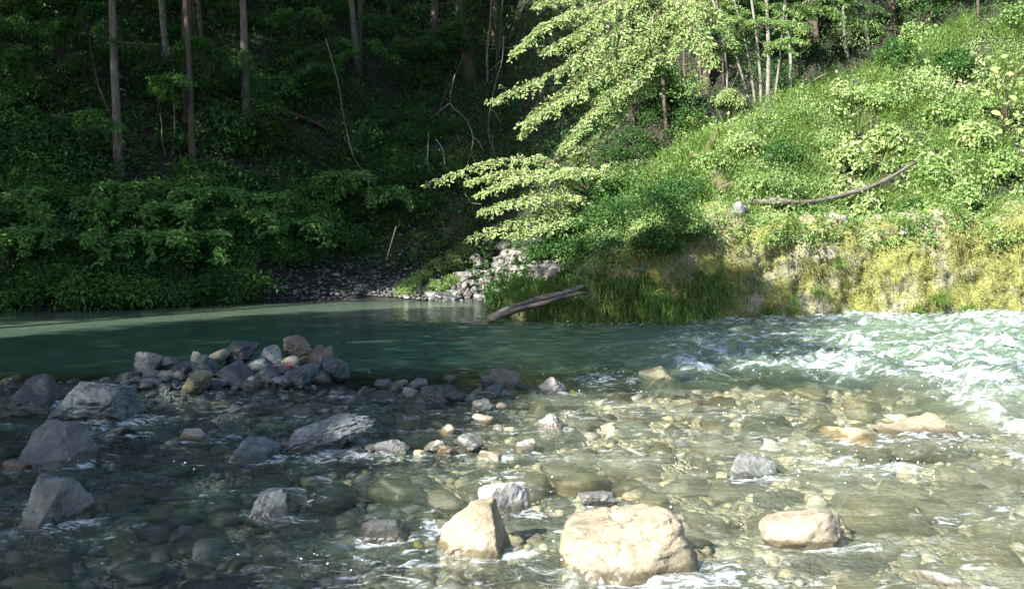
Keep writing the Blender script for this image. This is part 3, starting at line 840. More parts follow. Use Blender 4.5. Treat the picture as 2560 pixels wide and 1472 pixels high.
M['pebble'] = pebblemat('river_pebble', [(0.0, (0.05, 0.055, 0.06)), (0.2, (0.12, 0.125, 0.13)), (0.45, (0.14, 0.125, 0.08)), (0.7, (0.4, 0.34, 0.22)), (0.85, (0.53, 0.46, 0.31)), (1.0, (0.63, 0.58, 0.48))])
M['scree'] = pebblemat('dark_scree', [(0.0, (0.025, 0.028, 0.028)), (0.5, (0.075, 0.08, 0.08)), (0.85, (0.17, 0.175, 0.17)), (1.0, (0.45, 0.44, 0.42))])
M['scree_pale'] = pebblemat('pale_scree', [(0.0, (0.04, 0.036, 0.032)), (0.5, (0.13, 0.118, 0.105)), (1.0, (0.3, 0.28, 0.25))])
n = 5200
y = 3.2 * (10.8 / 3.2) ** rr.random(n); x = rr.uniform(-0.75, 0.75, n) * y
S = rr.gamma(3.0, 0.024, n) + 0.025
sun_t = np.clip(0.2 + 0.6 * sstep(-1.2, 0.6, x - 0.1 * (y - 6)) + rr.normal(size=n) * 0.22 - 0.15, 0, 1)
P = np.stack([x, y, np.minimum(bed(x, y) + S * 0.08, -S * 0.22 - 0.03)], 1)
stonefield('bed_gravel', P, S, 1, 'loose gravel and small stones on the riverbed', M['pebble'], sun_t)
# gravel bar in the cove and along the left waterline
n = 3600
x = rr.uniform(-7.5, 0.4, n); d = rr.random(n) ** 1.3 * 2.4 - 0.25
y = edge(x) + d
ok = land(x, y) < 1.4
x, y = x[ok], y[ok]; n = len(x)
S = rr.gamma(3.0, 0.022, n) + 0.03
stonefield('gravel_bar', np.stack([x, y, land(x, y) + S * 0.12], 1), S, 2, 'dark gravel bank in the cove behind the pool', M['scree'], np.clip(rr.normal(0.4, 0.25, n), 0, 1))
# the small stones that fill the pile
n = 420
x = rr.normal(-3.3, 1.0, n); y = 9.35 + 0.12 * (x + 3.3) + rr.normal(size=n) * 0.32
S = rr.uniform(0.06, 0.17, n)
stonefield('pile_stones', np.stack([x, y, bed(x, y) + S * 0.2], 1), S, 3, 'small dark stones filling the rock pile', M['scree'], np.clip(rr.normal(0.45, 0.22, n), 0, 1), sub=2)

# ------------------------------------------------------------------ the river
FOAM = [(2440, 960, 140, 40, 1.0), (2525, 1010, 60, 120, 1.1), (2420, 1010, 100, 30, .8), (2540, 1140, 40, 40, .8), (2500, 800, 200, 16, 1.0), (1780, 880, 200, 30, .6), (2050, 930, 160, 20, .8),
        (1475, 948, 75, 15, .8), (1560, 955, 40, 10, .6), (1705, 928, 46, 20, 1.0), (1720, 858, 120, 16, .75), (1850, 890, 130, 26, .6), (2080, 918, 120, 24, .95), (2135, 868, 50, 12, .9), (1940, 925, 90, 22, .7),
        (1560, 803, 240, 6, .55), (1900, 806, 200, 8, .6), (2150, 800, 180, 10, .85), (2490, 820, 130, 30, 1.0), (2480, 870, 120, 30, .95), (2340, 905, 150, 20, .8), (2480, 940, 110, 40, .85), (2500, 1060, 60, 80, .95),
        (2300, 965, 110, 24, .7), (2060, 1150, 130, 20, .75), (2210, 1165, 70, 14, .85), (1790, 1030, 110, 24, .5), (1245, 1205, 80, 26, .7), (1065, 1315, 42, 36, .75), (1100, 1375, 60, 20, .5), (1420, 800, 150, 5, .4),
        (760, 1400, 110, 24, .5), (640, 1420, 70, 26, .45), (1330, 1400, 66, 40, .5), (1650, 1160, 70, 12, .45), (300, 1082, 70, 12, .45), (470, 1160, 60, 12, .4), (1600, 980, 90, 14, .4), (1850, 1170, 60, 14, .4),
        (1490, 868, 30, 7, .7), (950, 920, 60, 8, .35), (1750, 1330, 60, 40, .45), (1960, 1200, 90, 20, .45), (2330, 1120, 100, 20, .5), (2450, 1000, 120, 20, .6), (180, 1150, 40, 10, .4), (820, 1390, 160, 14, .35),
        (1620, 850, 80, 8, .5), (2000, 860, 120, 12, .5), (2230, 880, 120, 16, .55)]
FW = []
for px, py, rx, ry, a in FOAM:
    c = onwater(px, py); x1 = onwater(px + rx, py); y0 = onwater(px, py + ry * 1.2)
    FW.append((c.x, c.y, x1.x - c.x, max(c.y - y0.y, 0.06), a))


def riverfields(x, y):
    f = np.zeros_like(x)
    for cx, cyy, rx, ry, a in FW:
        f = np.maximum(f, a * np.exp(-(((x - cx) / rx) ** 2 + ((y - cyy) / ry) ** 2) * 0.8))
    rap = sstep(0.2, 3.2, x - 0.25 * (y - 12)) * sstep(8.6, 10.0, y + 0.05 * x)          # rapids
    rap = np.maximum(rap, sstep(3.2, 4.6, x) * sstep(6.2, 8.0, y))
    riff = sstep(9.6, 8.6, y) * (1 - rap)
    ang = np.where(True, 0.28 - 0.5 * sstep(-1.0, 2.5, x), 0)
    u = x * np.cos(ang) + y * np.sin(ang); v = -x * np.sin(ang) + y * np.cos(ang)
    z = 0.004 * fbm(u * 1.6, v * 5.0, 0.5, 3) + 0.0035 * fbm(u * 4, v * 11.0, 3.5, 3)
    z = z + riff * (0.034 * fbm(u * 2.0, v * 4.2, 8.0, 4) + 0.022 * (0.4 - np.abs(fbm(u * 5, v * 10, 1.0, 3))))
    pz = sstep(-3.2, -1.4, x) * sstep(3.8, 1.8, x) * sstep(9.2, 10.0, y) * sstep(18, 15, y)
    z = z + pz * 0.034 * fbm(x * 0.9, y * 4.4, 21.0, 3)
    rid = 0.5 - np.abs(fbm(u * 0.9 + 3, v * 2.0, 6.0, 4))
    rip = 0.4 - np.abs(fbm(u * 3.2, v * 5.5, 7.0, 4))
    z = z + rap * (0.28 * rid * np.clip(0.5 + f * 1.0, 0, 1.3) + 0.06 * rip + 0.008 * fbm(x * 9, y * 9, 2.0, 3)) 
    z = z + f * (0.05 + 0.05 * fbm(x * 2.5, y * 4, 12.0, 3)) * np.where(rap > 0.3, 1, 0.5)
    f = np.maximum(f, rap * 0.95 * sstep(0.2, 0.46, rid) * np.clip(0.65 + 0.5 * fbm(x * 0.7, y * 0.7, 41.0, 2), 0, 1))
    f = np.maximum(f, riff * np.clip(0.27 + 0.34 * fbm(u * 0.9, v * 1.9, 31.0, 3), 0, 0.6))
    f = np.maximum(f, rap * np.clip(0.4 + 0.4 * fbm(u * 0.6, v * 1.6, 37.0, 3), 0, 0.7))
    # standing water bulges where stones lie just under the surface
    for (rx, ry, rw, tz) in ROCKS:
        m_ = (np.abs(x - rx) < rw * 3) & (np.abs(y - ry) < rw * 3)
        if ry < 11 and m_.any():
            g_ = np.exp(-(((x[m_] - rx) / (rw * 1.35)) ** 2 + ((y[m_] - ry) / (rw * 1.35)) ** 2))
            wk = np.exp(-(((x[m_] - rx - rw * 0.8) / (rw * 1.7)) ** 2 + ((y[m_] - ry + rw * 0.5) / (rw * 0.75)) ** 2))
            z[m_] += 0.014 * g_ + 0.02 * wk * fbm(x[m_] * 9, y[m_] * 12, 5.0, 2); f[m_] = np.maximum(f[m_], (0.5 * g_ + 0.6 * wk) * riff[m_])
    for (cx, cyy, s, mt, up) in cob:
        if up > 0.015: 
            m_ = (np.abs(x - cx) < s * 1.6) & (np.abs(y - cyy) < s * 1.6)
            z[m_] += 0.02 * np.exp(-(((x[m_] - cx) / (s * .6)) ** 2 + ((y[m_] - cyy) / (s * .6)) ** 2))
    return z, np.minimum(f, 0.8), rap, riff


rows = np.concatenate([np.arange(-6, 2.4, 0.3), 2.4 * np.exp(np.arange(0, math.log(25.0 / 2.4), 0.0052))])
uu = np.concatenate([np.linspace(-6, -0.82, 40)[:-1], np.arange(-0.82, 0.82, 0.0036), np.linspace(0.82, 6, 40)])
gy = rows[:, None] * np.ones_like(uu)[None]
gx = uu[None] * (np.maximum(rows, 2.4)[:, None] + 0.5)
fx, fy = gx.ravel(), gy.ravel()
wz, wf, wrap, wriff = riverfields(fx, fy)
depth = np.maximum(wz - bed(fx, fy), 0)
turb = 1 - np.exp(-depth * 2.4 * sstep(0.05, 0.6, depth))
sun_side = sstep(-1.6, 1.2, fx - 0.1 * (fy - 6))  # mask of the sunlit side; deepens the shade by darkening the left water
turb = turb + 0.2 * wrap + wriff * (0.3 + 0.7 * sun_side) * np.clip(0.13 + 0.3 * fbm(fx * 1.1, fy * 2.4, 14.0, 4), 0, 0.5)
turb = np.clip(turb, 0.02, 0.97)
milk_light = np.clip(sstep(9.8, 8.4, fy) * (0.1 + 0.6 * sun_side) * (1 - 0.8 * wrap) + 0.22 * wrap + 0.24 * sstep(8, 3, edge(fx) - fy) * sstep(1, -2, fx), 0, 1)  # milkiness plus painted left shade and a painted sunlit band near the far bank
wm, nt, out = newmat('river_water')
geo = N(nt, 'ShaderNodeNewGeometry')
mp = N(nt, 'ShaderNodeMapping'); mp.inputs['Scale'].default_value = (1, 2.2, 1); mp.inputs['Rotation'].default_value = (0, 0, 0.1)
nt.links.new(geo.outputs['Position'], mp.inputs[0])
w1 = N(nt, 'ShaderNodeTexNoise', Scale=7.0, Detail=4.0, Roughness=0.6)
w2 = N(nt, 'ShaderNodeTexNoise', Scale=34.0, Detail=3.0, Roughness=0.6)
for n_ in (w1, w2): nt.links.new(mp.outputs[0], n_.inputs['Vector'])
aw = N(nt, 'ShaderNodeAttribute', _attribute_name='rough')
wsum = N(nt, 'ShaderNodeMath', _operation='MULTIPLY_ADD'); wsum.inputs[1].default_value = 0.5
nt.links.new(w2.outputs[0], wsum.inputs[0]); nt.links.new(w1.outputs[0], wsum.inputs[2])
bmp = N(nt, 'ShaderNodeBump', Distance=0.045)
nt.links.new(aw.outputs['Fac'], bmp.inputs['Strength']); nt.links.new(wsum.outputs[0], bmp.inputs['Height'])
lw = N(nt, 'ShaderNodeLayerWeight', Blend=0.5); nt.links.new(bmp.outputs[0], lw.inputs['Normal'])
pw = N(nt, 'ShaderNodeMath', _operation='POWER'); pw.inputs[1].default_value = 5.0; nt.links.new(lw.outputs['Facing'], pw.inputs[0])
fr = N(nt, 'ShaderNodeMath', _operation='MULTIPLY_ADD'); fr.inputs[1].default_value = 0.97; fr.inputs[2].default_value = 0.025; nt.links.new(pw.outputs[0], fr.inputs[0])
gl = N(nt, 'ShaderNodeBsdfGlossy', Roughness=0.05); nt.links.new(bmp.outputs[0], gl.inputs['Normal'])
tr = N(nt, 'ShaderNodeBsdfTransparent'); tr.inputs[0].default_value = (0.93, 0.97, 0.94, 1)
df = N(nt, 'ShaderNodeBsdfDiffuse'); nt.links.new(bmp.outputs[0], df.inputs['Normal'])
ml = N(nt, 'ShaderNodeAttribute', _attribute_name='milk_light')
nt.links.new(ramp(nt, ml.outputs['Fac'], [(0, (0.052, 0.115, 0.082)), (1, (0.33, 0.33, 0.235))]), df.inputs[0])
tb = N(nt, 'ShaderNodeAttribute', _attribute_name='turb')
mb = N(nt, 'ShaderNodeMixShader'); nt.links.new(tb.outputs['Fac'], mb.inputs[0]); nt.links.new(tr.outputs[0], mb.inputs[1]); nt.links.new(df.outputs[0], mb.inputs[2])
ms = N(nt, 'ShaderNodeMixShader'); nt.links.new(fr.outputs[0], ms.inputs[0]); nt.links.new(mb.outputs[0], ms.inputs[1]); nt.links.new(gl.outputs[0], ms.inputs[2])
# foam broken up by noise
fa = N(nt, 'ShaderNodeAttribute', _attribute_name='foam')
mp2 = N(nt, 'ShaderNodeMapping'); mp2.inputs['Scale'].default_value = (0.8, 1.9, 1)
nt.links.new(geo.outputs['Position'], mp2.inputs[0])
fn0 = N(nt, 'ShaderNodeTexNoise', Scale=3.6, Detail=10.0, Roughness=0.7, Distortion=0.9)
fn1 = N(nt, 'ShaderNodeTexNoise', Scale=9.0, Detail=8.0, Roughness=0.74, Distortion=1.0)
for n_ in (fn0, fn1): nt.links.new(mp2.outputs[0], n_.inputs['Vector'])
ra = N(nt, 'ShaderNodeAttribute', _attribute_name='rapid')
fn = N(nt, 'ShaderNodeMix', _data_type='FLOAT'); nt.links.new(ra.outputs['Fac'], fn.inputs[0]); nt.links.new(fn1.outputs[0], fn.inputs[2]); nt.links.new(fn0.outputs[0], fn.inputs[3])
fs = N(nt, 'ShaderNodeMath', _operation='MULTIPLY_ADD'); fs.inputs[1].default_value = 4.4; fs.inputs[2].default_value = -2.8
nt.links.new(fn.outputs[0], fs.inputs[0])
fad = N(nt, 'ShaderNodeMath', _operation='ADD'); nt.links.new(fs.outputs[0], fad.inputs[0]); nt.links.new(fa.outputs['Fac'], fad.inputs[1])
fm = N(nt, 'ShaderNodeMapRange'); fm.inputs[1].default_value = 0.0; fm.inputs[2].default_value = 0.68; fm.inputs[4].default_value = 0.8
nt.links.new(fad.outputs[0], fm.inputs[0])
fgate = N(nt, 'ShaderNodeMath', _operation='MULTIPLY'); nt.links.new(fm.outputs[0], fgate.inputs[0])
fg2 = N(nt, 'ShaderNodeMapRange'); fg2.inputs[1].default_value = 0.08; fg2.inputs[2].default_value = 0.3
nt.links.new(fa.outputs['Fac'], fg2.inputs[0]); nt.links.new(fg2.outputs[0], fgate.inputs[1])
fd = N(nt, 'ShaderNodeBsdfPrincipled', Roughness=0.6); fd.inputs['Base Color'].default_value = (0.66, 0.72, 0.75, 1)
fb = N(nt, 'ShaderNodeBump', Strength=0.7, Distance=0.05); nt.links.new(fn.outputs[0], fb.inputs['Height']); nt.links.new(fb.outputs[0], fd.inputs['Normal'])
mf = N(nt, 'ShaderNodeMixShader'); nt.links.new(fgate.outputs[0], mf.inputs[0]); nt.links.new(ms.outputs[0], mf.inputs[1]); nt.links.new(fd.outputs[0], mf.inputs[2])
nt.links.new(mf.outputs[0], out.inputs[0])
rough = 0.12 + 0.14 * sstep(-3.4, -1.2, fx) + 0.7 * wriff + 0.5 * wrap
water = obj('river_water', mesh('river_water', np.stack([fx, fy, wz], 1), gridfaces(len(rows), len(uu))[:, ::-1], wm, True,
                                {'turb': turb, 'milk_light': milk_light, 'rapid': wrap, 'foam': wf, 'rough': rough}))
tag(water, 'clear green river, still pool at left and white rapids at right', kind='structure')

# ------------------------------------------------------------------ mossy cliff at right
def cliffmat():
    m, nt, out = newmat('mossy_rock')
    geo = N(nt, 'ShaderNodeNewGeometry')
    n1 = N(nt, 'ShaderNodeTexNoise', Scale=1.3, Detail=7.0, Roughness=0.62)
    n2 = N(nt, 'ShaderNodeTexNoise', Scale=26.0, Detail=6.0, Roughness=0.72)
    mp = N(nt, 'ShaderNodeMapping'); mp.inputs['Scale'].default_value = (1.6, 1, 0.35); mp.inputs['Rotation'].default_value = (0, 0.35, 0)
    nt.links.new(geo.outputs['Position'], mp.inputs[0])
    n3 = N(nt, 'ShaderNodeTexNoise', Scale=1.6, Detail=4.0, Roughness=0.55, Distortion=0.7)
    nt.links.new(mp.outputs[0], n3.inputs['Vector'])
    for n in (n1, n2): nt.links.new(geo.outputs['Position'], n.inputs['Vector'])
    moss = ramp(nt, n2.outputs[0], [(0.3, (0.06, 0.07, 0.015)), (0.55, (0.19, 0.195, 0.05)), (0.72, (0.38, 0.36, 0.14))])
    stone = ramp(nt, n2.outputs[0], [(0.3, (0.14, 0.13, 0.1)), (0.7, (0.42, 0.385, 0.3))])
    f = ramp(nt, n1.outputs[0], [(0.47, (0, 0, 0)), (0.62, (1, 1, 1))])
    mx = N(nt, 'ShaderNodeMix', _data_type='RGBA'); nt.links.new(f, mx.inputs[0]); nt.links.new(moss, mx.inputs[6]); nt.links.new(stone, mx.inputs[7])
    ck = ramp(nt, n3.outputs[0], [(0.485, (1, 1, 1)), (0.5, (0.3, 0.28, 0.25)), (0.51, (1, 1, 1))])
    m2 = N(nt, 'ShaderNodeMix', _data_type='RGBA', _blend_type='MULTIPLY'); m2.inputs[0].default_value = 0.8
    nt.links.new(mx.outputs[2], m2.inputs[6]); nt.links.new(ck, m2.inputs[7])
    p = N(nt, 'ShaderNodeBsdfPrincipled', Roughness=0.9)
    nt.links.new(m2.outputs[2], p.inputs['Base Color'])
    b = N(nt, 'ShaderNodeBump', Strength=1.0, Distance=0.06)
    h = N(nt, 'ShaderNodeMath', _operation='MULTIPLY_ADD'); h.inputs[1].default_value = 0.5
    nt.links.new(n2.outputs[0], h.inputs[0]); nt.links.new(n3.outputs[0], h.inputs[2])
    nt.links.new(h.outputs[0], b.inputs['Height']); nt.links.new(b.outputs[0], p.inputs['Normal'])
    nt.links.new(p.outputs[0], out.inputs[0])
    return m


M['cliff'] = cliffmat()


def cliffpt(x, v):
    """surface of the cliff; v 0 (under water) .. 1 (back on the slope)"""
    hc = np.interp(x, HX, HZ); hc = hc * (1 + 0.16 * fbm(x * 0.8, 0 * x, 3.3, 3))
    face = np.clip(v / 0.78, 0, 1); topv = np.clip((v - 0.78) / 0.22, 0, 1)
    z = -0.45 + (hc + 0.45) * face + 0.35 * topv * hc / 2.2
    y = edge(x) - 0.05 + 0.34 * face ** 2.2 + 0.95 * topv
    k = 0.16 * fbm(x * 0.7, z * 0.9, 2.2, 4) + 0.20 * (0.35 - np.abs(fbm(x * 1.6 + z * 0.5, z * 0.9, 5.0, 3))) + 0.03 * fbm(x * 6, z * 6, 1.0, 3)
    b = np.clip(hc / 1.5, 0.2, 1)
    return np.stack([x, y - k * b * (1 - 0.6 * topv), z + 0.06 * fbm(x * 2, y * 2, 8.0) * topv], -1)


xs = np.arange(-0.1, 19, 0.05); vs = np.linspace(0, 1, 74)
gx, gv = np.meshgrid(xs, vs, indexing='ij')
cl = obj('mossy_cliff', mesh('mossy_cliff', cliffpt(gx, gv).reshape(-1, 3), gridfaces(len(xs), len(vs)), M['cliff']))
tag(cl, 'golden moss-covered rock cliff rising from the rapids at right', 'cliff')


def cliffpx(px, py):
    Y = 17.0
    for _ in range(12):
        q = at(px, py, Y)
        hc = np.interp(q.x, HX, HZ); f = np.clip((q.z + .45) / (hc + .45), 0, 1)
        Y = float(cliffpt(np.array([q.x]), np.array([0.78 * f]))[0, 1])
    return at(px, py, Y - 0.02)


rv = np.random.default_rng(5)
OUT = np.array([-0.25, -1.0, 0.25])
# moss fuzz and hanging dry grass over the face
Lm = Leaves()
n = 34000
x = rv.uniform(0.2, 13, n); v = rv.uniform(0.2, 0.9, n)
Pm = cliffpt(x, v)
keep = (fbm(Pm[:, 0] * 0.9, Pm[:, 2] * 1.1, 3.0, 3) + rv.normal(size=n) * 0.25 > -0.12) & (Pm[:, 2] > 0.1)
Pm = Pm[keep]; n = len(Pm)
Lm.blades(Pm, OUT + rv.normal(size=(n, 3)) * 0.55, rv.uniform(0.02, 0.045, n), rv.uniform(0.016, 0.036, n), rv.uniform(0.8, 2.5, n), rv.random(n), rv, 2)
Lm.build('moss_fuzz', M['moss'], cl)['kind'] = 'stuff'
Ld = Leaves()
cx_ = rv.uniform(1.5, 12.5, 430); cv = rv.uniform(0.35, 0.9, 430)
cl_c = cliffpt(cx_, cv)
sel = fbm(cl_c[:, 0] * 0.7 + 5, cl_c[:, 2] * 0.8, 1.0, 3) + rv.normal(size=430) * 0.2 > 0.3
cl_c = cl_c[sel]
k = np.repeat(np.arange(len(cl_c)), 20); n = len(k)
Ld.blades(cl_c[k] + rv.normal(size=(n, 3)) * np.array([0.07, 0.02, 0.05]), OUT + np.array([0, 0, 0.5]) + rv.normal(size=(n, 3)) * 0.5, rv.uniform(0.1, 0.26, n), rv.uniform(0.007, 0.014, n),
          rv.uniform(2.5, 4.5, n), rv.random(n), rv, 4)
Ld.build('hanging_dry_grass', M['grass_dry'], cl)['kind'] = 'stuff'


def tuft(p, nb, ln, mat, label, group=None, lean=(0, -0.5, 1.0), spread=0.55, droop=2.2, w=0.012, name='grass_tuft', r=0.06, t0=0.0, t1=1.0):
    L = Leaves()
    P = np.array([tuple(p)]) + rv.normal(size=(nb, 3)) * np.array([r, r * 0.4, r * 0.4])
    L.blades(P, np.array(lean) + rv.normal(size=(nb, 3)) * spread, ln * rv.uniform(0.5, 1.15, nb), w * rv.uniform(0.6, 1.3, nb), droop * rv.uniform(0.6, 1.4, nb), t0 + (t1 - t0) * rv.random(nb), rv, 4)
    o = L.build(name, mat, None, tuple(p))
    return tag(o, label, 'grass', group)


for px, py, nb, ln, lb in [(1900, 775, 170, 0.42, 'lush yellow-green grass tuft at the cliff foot above white foam'), (1960, 770, 120, 0.36, 'grass tuft right of the lush tuft at the cliff foot'),
                           (2045, 785, 120, 0.34, 'bright grass tuft at the water, left of the bare cliff'), (2318, 745, 150, 0.45, 'long-bladed bright grass tuft hanging on the lower cliff'),
                           (2262, 770, 90, 0.32, 'small grass tuft left of the long-bladed tuft'), (2445, 780, 190, 0.45, 'wide bright green grass tuft at the water near the right edge'),
                           (2390, 765, 90, 0.3, 'pale grass tuft between two bright tufts near the right edge'), (1775, 690, 110, 0.34, 'dark grass tuft in the shaded hollow of the cliff'),
                           (1955, 560, 100, 0.4, 'pale drooping grass tuft below the cliff-top bush'), (2360, 520, 110, 0.36, 'grass tuft on the cliff edge near the right'),
                           (2230, 555, 90, 0.34, 'grass tuft on the cliff edge beside the dark twig'), (2070, 655, 80, 0.4, 'splayed dry grass tuft in the middle of the cliff')]:
    tuft(cliffpx(px, py), nb, ln, M['grass'], lb, 'grass tufts on the cliff', lean=(0.1, -0.9, 0.9), t0=0.25)
for i in range(84):
    px = 1240 + i * 6.2 + rv.uniform(-8, 8); py = 752 + rv.uniform(-62, 40) + (10 if i > 14 else 0)
    tuft(cliffpx(px, min(py, 797)), 130, rv.uniform(0.35, 0.5), M['grass'], 'long green grass trailing towards the water below the spur shrubs', 'trailing grass at the cliff foot', lean=(0.35, -0.8, 0.75), droop=2.8, r=0.16, t0=0.15, t1=1.0, w=0.018)
for i in range(20):
    px = 1560 + i * 26 + rv.uniform(-12, 12); py = rv.uniform(640, 760)
    tuft(cliffpx(px, py), 70, rv.uniform(0.28, 0.42), M['grass_dry'] if i % 3 else M['grass'], 'tawny grass tuft drooping on the shaded part of the cliff', 'tawny tufts on the cliff', lean=(0.3, -0.9, 0.5), droop=3.2, r=0.1, t1=0.7)


# ------------------------------------------------------------------ foliage builders
def stemset(rng, base, C, n, r0, parent, mat, origin, name='stem'):
    parts = []
    for k in rng.choice(len(C), min(n, len(C)), replace=False):
        c = C[k]; m_ = (base + c) / 2 + rng.normal(size=3) * 0.08 + np.array([0, 0, 0.12 * np.linalg.norm(c - base)])
        pts = spline([base + rng.normal(size=3) * 0.03, m_, c], 7)
        parts.append(tube(pts - origin, np.linspace(r0, r0 * 0.3, 7), 5, cap=False))
    Vv, F = merge(parts)
    return obj(name, mesh(name, Vv, F, mat), parent)


def shrub(p, rx, rz, nc, per, leaf, mat, label, group, rng, name='shrub', lean=(0, -0.4, 0), tilt=0.55, wr=0.55, t0=0.0, t1=1.0, cr=0.3, stems=5, cat='shrub', bark='twig'):
    p = np.array(tuple(p))
    root = empty(name, p, label, cat, group)
    d = unit(rng.normal(size=(nc, 3)) + np.array([0, -0.25, 0.55])); d[:, 2] = np.abs(d[:, 2]) * 0.95 - 0.08
    rad = rng.uniform(0.45, 1.0, nc) ** 0.6
    lump = 1 + 0.35 * fbm(d[:, 0] * 1.6 + p[0], d[:, 1] * 1.6 + p[1], d[:, 2] * 1.6, 2)
    C = d * (rad * lump)[:, None] * np.array([rx, rx * 0.85, rz]) + np.array(lean) * rz * rad[:, None]
    L = Leaves()
    clumps(L, rng, C, rx * cr * rng.uniform(0.7, 1.3, nc), per, leaf, out=d, tilt=tilt, wr=wr, t0=t0, t1=t1)
    L.build('foliage', mat, root)
    if stems: stemset(rng, np.zeros(3), C, stems, 0.012 + 0.006 * rz, root, M[bark], np.zeros(3))
    return root


def boughgeo(L, W, rng, pts, width, leaf, r0=0.02, dens=1.0, droop=0.25, t0=0.0, t1=1.0, up=(0, -0.35, 1.0), wr=0.5):
    """one bough: a tapering limb with flat side sprays of leaves"""
    n = max(int(24 * dens), 8)
    Pm = spline(pts, n)
    W.append(tube(Pm, np.linspace(r0, r0 * 0.25, n), 5, cap=False))
    T = unit(np.gradient(Pm, axis=0)); upv = unit(np.array(up))
    kk = rng.integers(3, n, int(8 * dens)); cc = Pm[kk] + rng.normal(size=(len(kk), 3)) * width * 0.35 * (1.1 - 0.7 * kk / n)[:, None] * np.array([1, 1, .4])
    clumps(L, rng, cc, width * 0.42 * rng.uniform(.5, 1.1, len(kk)), 18, leaf, out=np.tile(np.array(up) * 0.4, (len(kk), 1)), tilt=0.4, flat=0.18, t0=t0, t1=t1, wr=wr, dirv=(T[kk].mean(0)) * 0.5)
    for i in range(1, n):
        t = i / n
        if t < 0.12: continue
        for sgn in (-1, 1):
            for rep in range(2):
                s = unit(np.cross(T[i], upv)) * sgn
                dr = unit(s + T[i] * rng.uniform(0.3, 1.1) + rng.normal(size=3) * 0.22 - np.array([0, 0, droop]))
                ln = width * (1.15 - 0.75 * t) * rng.uniform(0.45, 1.1)
                m = max(int(ln / leaf * 3.4), 3)
                q = np.linspace(0.08, 1, m)
                P = Pm[i] + dr * (q * ln)[:, None] - np.array([0, 0, 1.0]) * (droop * 0.5 * ln * q ** 2)[:, None]
                W.append(tube([P[0], P[m // 2], P[-1]], [r0 * 0.16, r0 * 0.1, r0 * 0.05], 3, cap=False))
                sd = unit(np.cross(dr, upv)) * np.where(np.arange(m) % 2, 1, -1)[:, None]
                ax = sd * 0.8 + dr * 0.75 + rng.normal(size=(m, 3)) * 0.3
                nr = upv + rng.normal(size=(m, 3)) * 0.38
                tt = np.clip(t0 + (t1 - t0) * (0.5 * rng.random() + 0.5 * rng.random(m)), 0, 1)
                L.add(P + rng.normal(size=(m, 3)) * 0.02, ax, nr, leaf * rng.uniform(0.5, 1.5, m), tt, wr)


def trunkgeo(base, top_px, Y, w_px, rng, H, sides=10, sway=0.05):
    """trunk from base through the top pixel, up to height H"""
    tp = at(top_px[0], top_px[1], Y)
    base = Vector(base); d = (tp - base) / max(tp.z - base.z, 0.5)
    r = w_px * PS * Y / FPX / 2 * 0.85
    n = 14
    t = np.linspace(0, 1, n) ** 1.2
    H = max(0.30 * Y + 9.0 - base.z, 4.0); zt = t * (H + 0.4) - 0.4
    P = np.stack([base.x + d.x * zt + sway * np.sin(t * 5 + rng.random() * 6), base.y + d.y * zt, base.z + zt], 1)
    rad = r * (1.0 - 0.6 * t) + r * 0.5 * np.exp(-np.clip(zt, 0, 9) / 0.35)
    return tube(P, rad, sides, 0.16, rng.random() * 9), P


rt = np.random.default_rng(21)


def crown(root, origin, C, rad, per, leaf, mat, rng, top, trunkP, name='crown'):
    L = Leaves()
    clumps(L, rng, C - origin, rad, per, leaf, tilt=0.7, flat=0.5)
    L.build(name, mat, root)
    parts = []
    for c in C[:: max(1, len(C) // 10)]:
        k = np.argmin(np.abs(trunkP[:, 2] - (c[2] - 1.2)))
        parts.append(tube(spline([trunkP[k] - origin, (trunkP[k] + c) / 2 + np.array([0, 0, .3]) - origin, c - origin], 6), np.linspace(0.06, 0.015, 6), 5, cap=False))
    Vv, F = merge(parts)
    obj('limb', mesh('limb', Vv, F, M['bark_brown']), root)


def foresttree(base, top_px, w_px, label, bark='bark_cedar', H=17.0, name='cedar_tree', ncl=26, group='trunks on the far hillside', dens=1.0, low=None):
    base = Vector(base); Y = base.y
    root = empty(name, base, label, 'tree', group)
    (Vv, F), P = trunkgeo(base, top_px, Y, w_px, rt, H)
    o0 = np.array(base)
    obj('trunk', mesh('trunk', Vv - o0, F, M[bark]), root)
    stubs = []
    for k in range(9):
        q = P[2] + (P[9] - P[2]) * rt.random(); a = rt.uniform(0, 6.28); ln = rt.uniform(.2, .7)
        stubs.append(tube([q - o0, q - o0 + np.array([math.cos(a) * ln * .5, math.sin(a) * ln * .5, .02]), q - o0 + np.array([math.cos(a) * ln, math.sin(a) * ln, -.12 * ln])], [.018, .012, .005], 4, cap=False))
    Vv, F = merge(stubs); obj('branch_stub', mesh('branch_stub', Vv, F, M['twig']), root)
    zmin = max(0.30 * Y + 4.6, base.z + 5)
    n = int(ncl * dens)
    zz = rt.uniform(zmin, zmin + 5.0, n)
    ax = np.stack([np.interp(zz, P[:, 2], P[:, 0]), np.interp(zz, P[:, 2], P[:, 1])], 1)
    th = rt.random(n) * 6.28; rr_ = rt.uniform(0.5, 2.7, n)
    C = np.stack([ax[:, 0] + np.cos(th) * rr_, ax[:, 1] + np.sin(th) * rr_ * 0.9, zz], 1)
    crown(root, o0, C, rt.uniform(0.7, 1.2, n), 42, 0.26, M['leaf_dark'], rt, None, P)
    return root


